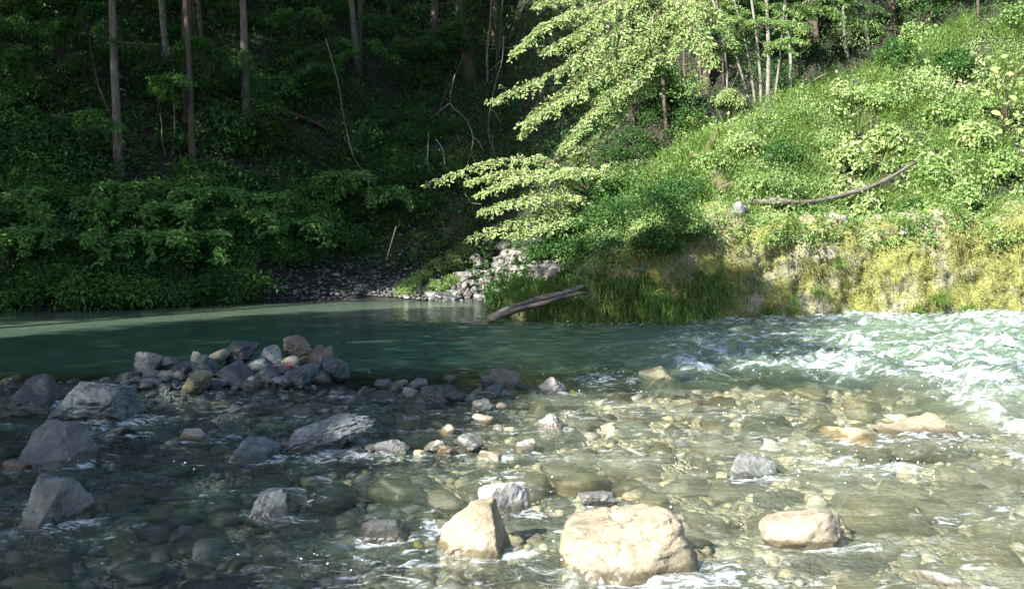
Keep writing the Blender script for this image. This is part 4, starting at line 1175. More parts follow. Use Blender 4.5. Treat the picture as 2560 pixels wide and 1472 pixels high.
for px0, px1, by, w, lb, bark in [(275, 300, 430, 25, 'straight grey cedar trunk, leftmost of the large shaded trunks', 'bark_cedar'), (398, 408, 150, 20, 'pale grey trunk seen only near the top, second from left', 'bark_pale'),
                                  (455, 478, 400, 18, 'dim brown trunk between the pale trunk and the straight grey one at centre left', 'bark_brown'), (488, 505, 260, 14, 'thin dim trunk right behind the dim brown trunk', 'bark_brown'),
                                  (596, 607, 340, 24, 'grey cedar trunk with a leafy spray across it and a fallen log at its foot', 'bark_cedar'), (868, 882, 170, 20, 'grey trunk with a curved foot right of the forest middle', 'bark_cedar'),
                                  (1132, 1160, 195, 32, 'thick reddish-brown trunk left of the rocky gully', 'bark_brown'), (1722, 1748, 215, 24, 'brown trunk behind the sunlit thicket', 'bark_brown'),
                                  (2010, 2016, 110, 18, 'shaded trunk behind the sunlit crest', 'bark_brown'),
                                  (2200, 2205, 60, 16, 'dim trunk near the top right', 'bark_brown')]:
    foresttree(hit(px1, by), (px0, 0), w, lb, bark, dens=1.0 if px0 < 1300 else 0.35)
# canopy trees whose trunks stand out of view
for i in range(40):
    x = rt.uniform(-34, 3.5); y = edge(x) + rt.uniform(5, 24)
    if i >= 26: x = rt.uniform(3, 19); y = np.interp(x, CX, CYY) + rt.uniform(4.5, 11)
    if i < 12: x = -24 + i * 1.9; y = float(edge(x)) + rt.uniform(8.5, 12.5)
    b = Vector((x, y, gz(x, y) - 0.1)); t = at(0, 0, 20)
    root = empty('canopy_tree', b, 'tall forest tree whose crown closes over the shaded hillside' if i < 26 else 'tall tree closing the woods above the sunlit crest', 'tree', 'canopy trees' if i < 26 else 'canopy trees above the crest')
    H = max(0.30 * b.y + 8.5 - b.z, 4.0); r = rt.uniform(0.09, 0.16)
    P = np.stack([np.full(10, b.x) + 0.1 * np.sin(np.linspace(0, 4, 10)), np.full(10, b.y), b.z + np.linspace(-0.3, H, 10)], 1)
    Vv, F = tube(P, r * np.linspace(1.15, 0.4, 10), 8, 0.12, i)
    obj('trunk', mesh('trunk', Vv - np.array(b), F, M['bark_brown']), root)
    n = 30
    zmin = max(0.30 * y + 4.2, b.z + 4)
    zz = rt.uniform(zmin, zmin + 5.0, n); th = rt.random(n) * 6.28; q = rt.uniform(0.4, 3.0, n)
    C = np.stack([x + np.cos(th) * q, y + np.sin(th) * q, zz], 1)
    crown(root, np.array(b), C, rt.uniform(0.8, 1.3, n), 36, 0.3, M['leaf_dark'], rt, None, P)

# ------------------------------------------------------------------ sunlit broadleaf tree with hanging boughs
DUP = (-0.35, -0.55, 0.9)
rb = np.random.default_rng(77)


def boughtree(name, label, base, trunk_pts, r0, boughs, leaf, mat, bark, group=None, width=0.55, t0=0.0, t1=1.0, cat='tree', dens=1.0, droop=0.3):
    base = np.array(tuple(base))
    root = empty(name, base, label, cat, group)
    if trunk_pts is not None:
        P = spline(trunk_pts, 12)
        Vv, F = tube(P - base, np.linspace(r0, r0 * 0.5, 12), 8, 0.12, 3)
        obj('trunk', mesh('trunk', Vv, F, M[bark]), root)
    L = Leaves(); W = []
    for b in boughs:
        pts = [np.array(tuple(at(*q))) - base for q in b[0]]
        boughgeo(L, W, rb, pts, b[1] if len(b) > 1 else width, leaf, 0.028, dens, droop, t0, t1, DUP)
    Vv, F = merge(W)
    bo = obj('bough', mesh('bough', Vv, F, M[bark]), root)
    L.build('foliage', mat, bo)
    return root


g0 = hit(1650, 330)
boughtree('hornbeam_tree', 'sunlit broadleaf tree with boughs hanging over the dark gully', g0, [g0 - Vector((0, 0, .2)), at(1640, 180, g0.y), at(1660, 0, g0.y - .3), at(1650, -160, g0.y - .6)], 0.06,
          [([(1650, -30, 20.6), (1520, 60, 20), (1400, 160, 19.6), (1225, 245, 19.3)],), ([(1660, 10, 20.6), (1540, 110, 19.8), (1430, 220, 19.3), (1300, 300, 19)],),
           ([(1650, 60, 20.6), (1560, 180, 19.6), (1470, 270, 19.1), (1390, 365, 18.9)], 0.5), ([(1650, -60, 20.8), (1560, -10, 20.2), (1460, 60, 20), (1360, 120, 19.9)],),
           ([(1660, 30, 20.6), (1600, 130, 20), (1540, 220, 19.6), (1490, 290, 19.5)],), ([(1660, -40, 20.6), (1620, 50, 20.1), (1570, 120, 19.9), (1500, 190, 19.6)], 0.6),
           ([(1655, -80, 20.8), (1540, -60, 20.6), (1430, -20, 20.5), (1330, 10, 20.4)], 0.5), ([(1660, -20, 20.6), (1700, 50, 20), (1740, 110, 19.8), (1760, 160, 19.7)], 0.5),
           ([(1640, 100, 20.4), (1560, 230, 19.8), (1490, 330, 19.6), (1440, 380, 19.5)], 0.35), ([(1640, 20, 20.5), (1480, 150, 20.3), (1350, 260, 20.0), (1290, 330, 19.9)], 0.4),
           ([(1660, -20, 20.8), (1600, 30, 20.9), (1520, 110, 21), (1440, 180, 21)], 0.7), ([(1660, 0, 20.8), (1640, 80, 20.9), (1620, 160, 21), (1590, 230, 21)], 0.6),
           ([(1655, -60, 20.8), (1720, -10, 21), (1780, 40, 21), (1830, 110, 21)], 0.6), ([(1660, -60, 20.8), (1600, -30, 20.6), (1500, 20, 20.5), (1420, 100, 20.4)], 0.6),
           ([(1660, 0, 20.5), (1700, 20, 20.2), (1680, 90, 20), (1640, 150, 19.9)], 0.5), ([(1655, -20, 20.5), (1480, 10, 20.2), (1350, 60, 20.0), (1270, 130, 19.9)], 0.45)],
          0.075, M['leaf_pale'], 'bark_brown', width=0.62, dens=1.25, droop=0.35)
g1 = hit(1430, 520)
boughtree('overhanging_bush', 'sunlit bush with flat pale sprays reaching left over the cove', g1, None, 0.04,
          [([(1450, 470, 19.3), (1350, 400, 19.0), (1220, 400, 18.8), (1062, 452, 18.6)], 0.38), ([(1450, 470, 19.3), (1380, 430, 18.9), (1280, 440, 18.6), (1185, 480, 18.5)], 0.42),
           ([(1450, 480, 19.3), (1390, 480, 18.8), (1300, 490, 18.5), (1195, 520, 18.4)], 0.45), ([(1440, 500, 19.2), (1370, 520, 18.8), (1270, 550, 18.5), (1165, 590, 18.5)], 0.42),
           ([(1450, 470, 19.3), (1430, 410, 19.2), (1430, 385, 19.2), (1450, 372, 19.2)], 0.25), ([(1450, 480, 19.3), (1330, 430, 19.4), (1240, 430, 19.4), (1160, 450, 19.4)], 0.4),
           ([(1440, 510, 19.2), (1400, 540, 18.7), (1340, 560, 18.5), (1270, 580, 18.4)], 0.4), ([(1450, 470, 19.3), (1480, 430, 19), (1420, 420, 18.7), (1380, 430, 18.6)], 0.35)],
          0.068, M['leaf_pale'], 'bark_brown', width=0.42, cat='bush', droop=0.28, t0=0.2)
g2 = hit(1230, 180)
boughtree('slender_tree', 'slender tree with small lit leaf sprays at the top centre', g2, [g2 - Vector((0, 0, .2)), at(1228, 120, g2.y), at(1215, 0, g2.y), at(1212, -150, g2.y)], 0.05,
          [([(1215, -60, g2.y), (1150, -10, g2.y - 1), (1090, 10, g2.y - 1.5), (1015, 15, g2.y - 2)], 0.4), ([(1218, -20, g2.y), (1140, 40, g2.y - 1), (1090, 70, g2.y - 1.5), (1010, 75, g2.y - 1.8)], 0.3),
           ([(1218, -40, g2.y), (1225, 20, g2.y - .5), (1235, 60, g2.y - .8), (1245, 110, g2.y - 1)], 0.3), ([(1215, -80, g2.y), (1180, -30, g2.y - .6), (1150, 10, g2.y - .8), (1130, 45, g2.y - 1)], 0.4)],
          0.06, M['leaf_mid'], 'bark_brown', dens=0.8, t0=0.4)
g3 = hit(300, 330)
boughtree('understory_tree', 'small understory tree with pale green sprays beside the leftmost large trunk', g3, [g3 - Vector((0, 0, .2)), at(240, 200, g3.y - .4), at(215, 60, g3.y - .6)], 0.04,
          [([(225, 90, g3.y - .6), (250, 60, g3.y - 1), (280, 100, g3.y - 1.4), (365, 110, g3.y - 1.7)], 0.5), ([(225, 70, g3.y - .6), (180, 50, g3.y - 1), (150, 50, g3.y - 1.2), (110, 70, g3.y - 1.4)], 0.45),
           ([(235, 140, g3.y - .5), (200, 130, g3.y - .9), (160, 150, g3.y - 1.2), (130, 165, g3.y - 1.3)], 0.4)], 0.085, M['leaf_mid'], 'bark_brown', dens=0.6, t0=0.1, t1=0.8)
g4 = hit(640, 300)
boughtree('understory_tree', 'drooping pale green leafy spray hung across the middle grey trunk', g4, [g4 - Vector((0, 0, .2)), at(600, 180, g4.y - .6), at(560, 110, g4.y - 1)], 0.03,
          [([(560, 115, g4.y - 1), (530, 125, g4.y - 1.4), (510, 150, g4.y - 1.6), (510, 190, g4.y - 1.7)], 0.35), ([(560, 115, g4.y - 1), (590, 130, g4.y - 1.4), (615, 150, g4.y - 1.6), (635, 185, g4.y - 1.7)], 0.4),
           ([(565, 120, g4.y - 1), (565, 135, g4.y - 1.4), (565, 155, g4.y - 1.6), (570, 180, g4.y - 1.7)], 0.4)], 0.085, M['leaf_mid'], 'bark_brown', dens=0.6, t0=0.3)

# ------------------------------------------------------------------ shrubs of the shaded left bank
rs = np.random.default_rng(55)
for row, (py, nn) in enumerate([(748, 11), (728, 12), (690, 13), (640, 13), (590, 14), (540, 14), (495, 13)]):
    for i in range(nn):
        px = -30 + (i + rs.uniform(0.1, 0.9)) * (960 - row * 8) / nn
        if px > 610 and py > 660: continue
        if px > 760 and py > 600: continue
        p = hit(px, py + rs.uniform(-14, 14))
        r = rs.uniform(0.5, 0.85)
        kind = rs.random()
        shrub(p + Vector((0, 0, 0.05)), r, r * rs.uniform(0.7, 1.0), int(34 + 20 * r), 24, rs.uniform(0.065, 0.125), M['leaf_bank'] if kind < 0.7 else M['leaf_mid'],
              'leafy green shrub in the shaded thicket on the left bank', 'shrubs of the left bank thicket', rs, t0=rs.uniform(0, 0.2), t1=rs.uniform(0.6, 1.0), wr=rs.uniform(0.45, 0.65))
for px, py, r in [(900, 610, .6), (960, 560, .7), (1010, 520, .6), (880, 530, .8), (940, 470, .8), (1020, 450, .7), (1060, 500, .5), (870, 440, .7), (990, 400, .7), (1060, 400, .6), (830, 590, .7), (780, 640, .55), (1040, 340, .7), (1120, 330, .7)]:
    p = hit(px, py)
    shrub(p, r, r * 0.8, 44, 22, 0.075, M['leaf_mid'], 'fine-leaved shrub in the shade beside the dark gully', 'shrubs beside the gully', rs, t1=0.75)
# understory of the dark forest
for i in range(110):
    px = rs.uniform(-20, 1180); py = rs.uniform(-10, 470)
    p = hit(px, py); r = rs.uniform(0.5, 1.15)
    shrub(p, r, r * 0.7, 26, 20, rs.uniform(0.08, 0.15), M['leaf_bank' if i % 4 == 0 else 'leaf_mid'], 'dim leafy undergrowth bush on the dark forest floor', 'undergrowth of the dark forest', rs, t1=0.8, stems=3)
L = Leaves()
n = 9000
x = rs.uniform(-22, 3, n); y = edge(x) + rs.uniform(1.5, 20, n)
C = np.stack([x, y, land(x, y) + 0.05], 1)
clumps(L, rs, C + np.stack([0 * x, 0 * x, rs.uniform(.05, .5, n)], 1), rs.uniform(0.18, 0.45, n), 13, 0.115, tilt=0.5)
L.build('forest_ground_cover', M['leaf_mid'])
L = Leaves(); n = 2600; x = rs.uniform(0, 16, n); y = np.interp(x, CX, CYY) + rs.uniform(0.2, 12, n)
clumps(L, rs, np.stack([x, y, land(x, y) + 0.06], 1), rs.uniform(0.15, 0.35, n), 14, 0.09, tilt=0.5)
tag(L.build('crest_ground_cover', M['leaf_mid']), 'low green cover in the woods behind the crest', kind='stuff')
tag(bpy.context.scene.objects['forest_ground_cover'], 'low dark ground cover on the forest floor', kind='stuff')
L = Leaves()
n = 16000
x = rs.uniform(-20, 14, n); y = edge(x) + rs.uniform(0.8, 17, n)
L.add(np.stack([x, y, land(x, y) + 0.02], 1), rs.normal(size=(n, 3)), np.array([0, -0.5, 1]) + rs.normal(size=(n, 3)) * 0.35, rs.uniform(0.06, 0.14, n), rs.random(n))
tag(L.build('leaf_litter', M['litter']), 'brown leaf litter on the slopes', kind='stuff')

# ------------------------------------------------------------------ middle: shrubs over the cliff foot
for px, py, r, mt, lb in [(1480, 470, .7, 'leaf_mid', 'green shrub left on the spur behind the overhanging bush'), (1560, 440, .7, 'leaf_lime', 'sunlit shrub on the spur crest above the green shrubs'), (1440, 560, .6, 'leaf_mid', 'green shrub just right of the overhanging bush'),
                          (1530, 540, .75, 'leaf_mid', 'dense green shrub at the middle of the spur'), (1620, 520, .75, 'leaf_mid', 'dense green shrub right of the middle of the spur'), (1380, 620, .5, 'leaf_mid', 'green shrub above the driftwood'),
                          (1460, 630, .6, 'leaf_mid', 'green shrub right of the stony scree'), (1540, 620, .6, 'leaf_mid', 'green shrub above the bare grey rock'), 
                          (1420, 690, .4, 'leaf_mid', 'small green shrub behind the upper end of the driftwood'), (1690, 480, .6, 'leaf_mid', 'green shrub left of the mossy log'), (1620, 600, .5, 'leaf_mid', 'green shrub at the left shoulder of the mossy cliff'),
                          (1700, 560, .45, 'leaf_lime', 'ferny shrub on the cliff edge'), (1500, 690, .4, 'leaf_mid', 'low green shrub at the cliff foot'), (1600, 440, .55, 'leaf_lime', 'pale shrub beside the curved mossy root')]:
    p = hit(px, py) if px < 1560 or py < 500 else cliffpx(px, py)
    shrub(p + Vector((0, -0.1, 0)), r, r * 0.85, 60, 30, 0.066, M[mt], lb, 'shrubs on the spur', rs, lean=(-0.1, -0.4, -0.1), cr=0.26)
for px, py, r in [(1010, 700, .34), (1045, 680, .4), (1080, 655, .42), (1120, 640, .4), (1075, 705, .34), (1120, 690, .36), (1150, 615, .4), (1000, 715, .25)]:
    p = hit(px, py + 12)
    shrub(p, r, r * 0.9, 36, 22, 0.055, M['leaf_lime'], 'small sunlit leafy plant on the bank of the cove', 'sunlit plants of the cove', rs, cat='plant', name='leafy_plant', stems=3, t0=0.2)

for i, (px, py) in enumerate([(60, 600), (150, 560), (255, 580), (340, 540), (430, 590), (520, 550), (600, 600), (690, 560), (740, 620), (30, 660), (200, 660), (380, 660), (540, 660), (860, 500), (940, 540)]):
    b = hit(px, py); q = Vector((0, 0, 0))
    bl = []
    for k in range(4):
        a = rs.uniform(-1, 1); bl.append((b + Vector((0, 0, .2)), b + Vector((a * .4, -.3, .75)), b + Vector((a * .9, -.75, .85)), b + Vector((a * 1.25, -1.15, .55 + rs.uniform(-.3, .1)))))
    base = np.array(tuple(b)); root = empty('arching_shrub', b, 'shrub with arching leafy stems leaning towards the water on the left bank', 'shrub', 'arching shrubs of the left bank')
    L = Leaves(); W = []
    for pts in bl: boughgeo(L, W, rs, [np.array(tuple(z)) - base for z in pts], 0.34, rs.uniform(.09, .14), 0.014, 0.45, 0.3, 0.2, 1.0, (0, -.5, .9), 0.6)
    Vv, F = merge(W); bo = obj('stem', mesh('stem', Vv, F, M['bark_brown']), root); L.build('foliage', M['leaf_bank'], bo)
for i in range(20):
    px = 30 + i * 58 + rs.uniform(-25, 25); py = rs.uniform(20, 330); b = hit(px, py + 60); Y = b.y - rs.uniform(1.0, 2.5)
    base = np.array(tuple(b)); root = empty('understory_sapling', b, 'slim understory sapling with drooping green sprays in the dark forest', 'tree', 'understory saplings of the dark forest')
    tp = np.array(tuple(at(px, py - 40, Y))) - base
    Vv, F = tube(spline([(0, 0, -.1), tp * .5 + np.array([.1, 0, .2]), tp], 8), np.linspace(.025, .01, 8), 6); obj('trunk', mesh('trunk', Vv, F, M['bark_brown']), root)
    L = Leaves(); W = []
    for k in range(5):
        a = rs.uniform(-1, 1); t_ = rs.uniform(.55, 1)
        p0 = tp * t_; boughgeo(L, W, rs, [p0, p0 + np.array([a * .4, -.2, .12]), p0 + np.array([a * .8, -.4, .05]), p0 + np.array([a * 1.2, -.55, -.2])], 0.4, rs.uniform(.08, .12), 0.01, 0.4, 0.3, 0.1, 0.9)
    Vv, F = merge(W); bo = obj('branch', mesh('branch', Vv, F, M['bark_brown']), root); L.build('foliage', M['leaf_bank' if i % 3 == 0 else 'leaf_mid'], bo)
# pale tumbled stones of the scree between cove and spur
n = 130
pts = [hit(rs.uniform(1130, 1400), rs.uniform(600, 745)) for _ in range(n)]
P = np.array([tuple(p) for p in pts]); S = rs.gamma(2.2, 0.06, n) + 0.05
stonefield('scree', P + np.array([0, 0, 0.02]), S, 5, 'pale tumbled scree stones in the sunlit cove', M['scree_pale'], rs.random(n), sub=2)
for i, (px, py, w, h_, mt, lb) in enumerate([(1240, 735, 90, 24, 'grey', 'sunlit pale rock at the water of the cove'), (1080, 738, 60, 18, 'grey', 'low rock at the water edge of the cove'), (1120, 745, 50, 16, 'slate', 'dark stone at the water edge of the cove'),
                                             (1190, 742, 70, 16, 'grey', 'flat stone awash in front of the scree'), (727, 724, 14, 8, 'pale', 'white pebble on the dark gravel bank')]):
    p = hit(px, py)
    rock(px, py - h_, py + 4, w, mt, lb, 300 + i, Y=p.y - 0.05, p=18, noise=0.07, under=0.15)
qo = hit(1240, 700)
oc = empty('rock_outcrop', qo, 'craggy fractured grey outcrop in the sunlit cove behind the driftwood', 'rock')
ro = np.random.default_rng(64)
for i in range(70):
    px = ro.uniform(1135, 1375); py = ro.uniform(605, 738)
    if py < 605 + abs(px - 1260) * 0.5: continue
    h0 = hit(px, py); sz = ro.uniform(0.2, 0.46)
    Vv, F = rockV(800 + i, 3, 8, 18, 0.14)
    Vv = Vv * np.array([sz * ro.uniform(.7, 1.3), sz * .7, sz * ro.uniform(.5, .9)]) * 0.62
    m_ = np.array(Matrix.Rotation(ro.uniform(0, 6), 3, 'Z') @ Matrix.Rotation(ro.normal() * .5, 3, 'Y') @ Matrix.Rotation(ro.normal() * .5, 3, 'X'))
    o = obj('block', mesh('block', Vv @ m_.T, F, R['crag'], False), oc, np.array(h0 - qo) + np.array([0, -.22, .08]))
# bare grey rock in the shade of the spur
q = cliffpx(1595, 690)
rock(1595, 640, 730, 90, 'blue', 'bare blue-grey rock face in the shade below the spur shrubs', 320, Y=q.y + 0.1, sub=4, p=16, noise=0.08, under=0.2, dep=0.5)
for i, (px, py, w) in enumerate([(1828, 512, 30), (1846, 516, 18), (2090, 542, 22), (2236, 566, 30)]):
    q = cliffpx(px, py)
    rock(px, py - w * 0.5, py + w * 0.5, w, 'grey', ['light stone on the cliff edge left of the log', 'smaller light stone next to the light stone left of the log', 'light stone set in the upper moss under the log', 'light stone in the upper cliff near the right'][i], 330 + i, Y=q.y + 0.02, p=8, under=0.02, dep=0.6)

# ------------------------------------------------------------------ sunlit slope at right
L = Leaves(); Lg = Leaves(); Lf = Leaves()
n = 5200
x = rs.uniform(1.0, 15.5, n); yc = np.interp(x, CX, CYY); t = rs.random(n)
y = edge(x) + 0.75 + t * (yc + 0.6 - edge(x) - 0.75)
hh = np.clip(fbm(x * 0.8, y * 0.8, 3.0, 3) + 0.35, 0.05, 1.1)
C = np.stack([x, y - 0.05, land(x, y) + 0.04 + 0.6 * hh * hh * rs.random(n)], 1)
bare = fbm(x * 0.55 + 9, y * 0.55, 7.0, 3)
C = C[bare > -0.3]; hh = hh[bare > -0.3]; n = len(C)
big = fbm(C[:, 0] * 0.45, C[:, 1] * 0.45, 11.0, 2) > 0.12
o_ = np.tile(np.array([[-0.3, -0.5, 0.2]]), (n, 1))
clumps(L, rs, C[big], rs.uniform(0.1, 0.22, big.sum()), 11, 0.10, out=o_[big], tilt=0.45, wr=0.7)
clumps(Lf, rs, C[~big], rs.uniform(0.1, 0.24, (~big).sum()), 24, 0.055, out=o_[~big], tilt=0.5)
L.build('broad_ground_cover', M['leaf_pale']); Lf.build('fine_ground_cover', M['leaf_lime'])
tag(SC.objects['broad_ground_cover'], 'broad pale sunlit leaves carpeting the right slope', kind='stuff')
tag(SC.objects['fine_ground_cover'], 'fine green sunlit leaves carpeting the right slope', kind='stuff')
n = 15000
k = rs.integers(0, 160, n)
gc = np.stack([rs.uniform(3, 14.5, 160), rs.random(160)], 1)
gyy = edge(gc[:, 0]) + 0.8 + gc[:, 1] * (np.interp(gc[:, 0], CX, CYY) - edge(gc[:, 0]) - 0.5)
x = gc[k, 0] + rs.normal(size=n) * 0.2; y = gyy[k] + rs.normal(size=n) * 0.15
Lg.blades(np.stack([x, y, land(x, y)], 1), np.array([0, -0.3, 1.0]) + rs.normal(size=(n, 3)) * 0.4, rs.uniform(0.3, 0.75, n), rs.uniform(0.008, 0.018, n), rs.uniform(0.8, 2.4, n), 0.3 + 0.7 * rs.random(n), rs, 3)
tag(Lg.build('slope_grass', M['grass']), 'long grass among the plants of the right slope', kind='stuff')
for i, (px, py, r, mt, lf, lb) in enumerate([
        (1880, 300, .7, 'leaf_lime', .06, 'bushy plant at the foot of the birch saplings'), (1990, 290, .7, 'leaf_lime', .055, 'fine-leaved bush right of the birch saplings'), (2080, 220, .6, 'leaf_pale', .08, 'pale large-leaved plant on the slope crest'),
        (2170, 240, .6, 'leaf_lime', .06, 'bush high on the slope beside long grass'), (2290, 220, .8, 'leaf_pale', .085, 'yellowish bush high at the right of the slope'), (2330, 270, .6, 'leaf_lime', .075, 'bush with shadowed underside below the yellowish bush'),
        (1830, 350, .5, 'leaf_pale', .06, 'pale plant right of the curved mossy root'), (1930, 380, .6, 'leaf_mid', .055, 'dark green fine-leaved bush in the middle of the slope'), (2020, 340, .5, 'leaf_lime', .06, 'bush in the middle of the slope below the pale plant'),
        (2100, 380, .5, 'leaf_pale', .09, 'broad-leaved plant in the middle of the slope'), (2190, 340, .5, 'leaf_pale', .085, 'broad-leaved plant below the yellowish bush'), (2400, 330, .5, 'leaf_pale', .1, 'very bright broad-leaved plant near the right edge'),
        (2480, 400, .5, 'leaf_lime', .07, 'green plant at the right edge halfway up the slope'), (2300, 420, .4, 'leaf_lime', .07, 'small plant above the grass at the cliff edge'), (1870, 450, .5, 'leaf_lime', .06, 'plant left of the long log on the cliff top'),
        (1950, 470, .4, 'leaf_mid', .05, 'green plant above the middle of the long log'), (2010, 530, .4, 'leaf_mid', .06, 'green plant hanging under the long log'), (1760, 400, .45, 'leaf_lime', .06, 'plant left of the mossy root'),
        (1720, 300, .6, 'leaf_lime', .055, 'sunlit bush behind the curved mossy root'), (1800, 240, .5, 'leaf_pale', .06, 'pale spray below the saplings'), (2250, 500, .35, 'leaf_mid', .06, 'dark small plant on the cliff edge at right'),
        (2210, 130, .6, 'leaf_mid', .08, 'green broad-leaved bush at the top right crest'), (2270, 80, .7, 'leaf_lime', .1, 'tall broad-leaved bush at the top right'), (2350, 150, .6, 'leaf_mid', .1, 'green broad-leaved bush against dark woods at right'),
        (2130, 470, .4, 'leaf_pale', .08, 'bright plant above the right end of the long log'), (2370, 470, .4, 'leaf_lime', .07, 'yellow-green plant right of the long log'), (2440, 260, .5, 'leaf_lime', .08, 'yellow-green bush below the large leaves at right')]):
    if py < 560:
        p = hit(px, py + 25)
    shrub(p, r * 0.95, r * rs.uniform(0.75, 1.2), 50, 26, lf * rs.uniform(.8, 1.5), M[mt], lb, 'plants of the sunlit slope', rs, cat='plant', name='leafy_plant', lean=(-0.1, -0.3, 0), cr=0.28, stems=3, t0=0.1, wr=0.65)

n = 900
x = rs.uniform(1.2, 13.5, n); C = cliffpt(x, rs.uniform(0.66, 1.0, n) - 0.12 * np.clip(fbm(x * 0.9, 0 * x, 4.0, 3), 0, 1)); C = C + np.array([0, -0.04, 0.03])
L = Leaves(); clumps(L, rs, C, rs.uniform(0.09, 0.2, n), 18, 0.065, out=np.tile(np.array([[-.2, -.8, .1]]), (n, 1)), tilt=0.5)
tag(L.build('edge_ground_cover', M['leaf_lime']), 'small leaves draping over the cliff edge', kind='stuff')
for i in range(16):
    b = hit(rs.uniform(1780, 2500), rs.uniform(220, 480)); a = rs.uniform(-1, 1); h_ = rs.uniform(.4, 1.0)
    Vv, F = tube(spline([(0, 0, -.05), (a * .2, -.05, h_ * .5), (a * .55, -.12, h_)], 7), np.linspace(.011, .004, 7), 5)
    tag(obj('dry_stalk', mesh('dry_stalk', Vv, F, M['twig']), None, b), 'thin dry stem standing among the plants of the sunlit slope', 'stem', 'dry stems on the sunlit slope')
for i, (bx, by, sx, sy) in enumerate([(1790, 210, -1, 0), (1975, 190, 1, 0), (2110, 130, -1, 0), (2300, 60, 1, 0), (1570, 330, -1, 0), (2420, 60, -1, 0), (1870, 150, 1, 0)]):
    b = hit(bx, by); base = np.array(tuple(b)); h_ = 2.6 + rs.random()
    root = empty('small_tree', b, ['small leafy tree left of the birch clump', 'small leafy tree right of the birch clump', 'small leafy tree on the crest at upper right', 'small leafy tree near the top right corner', 'small leafy tree under the hanging boughs', 'small leafy tree at the top right edge', 'small leafy tree behind the birch clump'][i], 'tree', 'small trees of the crest')
    Vv, F = tube(spline([(0, 0, -.1), (.1 * sx, 0, h_ * .5), (.25 * sx, -.1, h_)], 9), np.linspace(.04, .012, 9), 6, .1, i); obj('trunk', mesh('trunk', Vv, F, M['bark_brown']), root)
    L = Leaves(); W = []
    for k in range(13):
        a = rs.uniform(0, 6.28); t_ = rs.uniform(.35, 1); p0 = np.array([.25 * sx * t_, 0, h_ * t_]); d_ = np.array([math.cos(a), -abs(math.sin(a)) * .8 - .1, 0])
        boughgeo(L, W, rs, [p0, p0 + d_ * .35 + np.array([0, 0, .15]), p0 + d_ * .75 + np.array([0, 0, .1]), p0 + d_ * 1.1 - np.array([0, 0, .15])], 0.34, rs.uniform(.06, .09), 0.012, 0.4, .3, 0, .9)
    Vv, F = merge(W); bo = obj('branch', mesh('branch', Vv, F, M['bark_brown']), root); L.build('foliage', M['leaf_lime' if i % 2 else 'leaf_mid'], bo)
for px, py in [(1500, 300), (1560, 350), (1620, 300), (1680, 340), (1520, 390), (1600, 380), (1660, 250), (1700, 290), (1450, 340)]:
    p = hit(px, py); shrub(p, .55, .5, 34, 22, .07, M['leaf_mid'], 'half-lit shrub on the brown slope under the hanging boughs', 'shrubs under the hanging boughs', rs, t1=.9)
# plant with large single leaves at the right edge
p = hit(2490, 330)
root = empty('large_leaved_plant', p, 'tall plant with large pale leaves at the right edge', 'plant')
stems = []
lm = None
for i, (px, py) in enumerate([(2500, 115), (2475, 140), (2525, 150), (2455, 165), (2490, 180), (2520, 200), (2465, 210), (2440, 225), (2500, 235), (2480, 255), (2530, 250), (2450, 275), (2515, 280), (2490, 300), (2430, 300), (2470, 320), (2530, 120), (2400, 315), (2440, 340)]):
    c = np.array(tuple(at(px, py, p.y - 0.3 - 0.3 * rs.random()))) - np.array(p)
    P6 = np.array([[0, 0, 0], [.3, -.28, .04], [.7, -.24, .0], [1, 0, -.1], [.7, .24, .0], [.3, .28, .04], [.35, 0, -.03], [.7, 0, -.05]], float)
    F6 = np.array([[0, 1, 6], [1, 2, 7], [1, 7, 6], [2, 3, 7], [3, 4, 7], [4, 5, 7], [5, 6, 7], [5, 0, 6]])
    if lm is None: lm = mesh('leaf', P6, F6, M['leaf_pale'], True, {'tint': np.full(8, 0.45)})
    o = obj('leaf', lm, root, c); o.scale = (0.24 * rs.uniform(.7, 1.2),) * 3
    o.rotation_euler = (rs.normal() * 0.5 + 0.5, rs.uniform(0.1, 0.7), rs.uniform(-2.4, -0.4))
    stems.append(tube(spline([(0, 0, 0), c * 0.5 + np.array([0, 0.05, 0.1]), c], 6), np.linspace(0.012, 0.004, 6), 5, cap=False))
Vv, F = merge(stems); obj('stem', mesh('stem', Vv, F, M['bark_brown']), root)

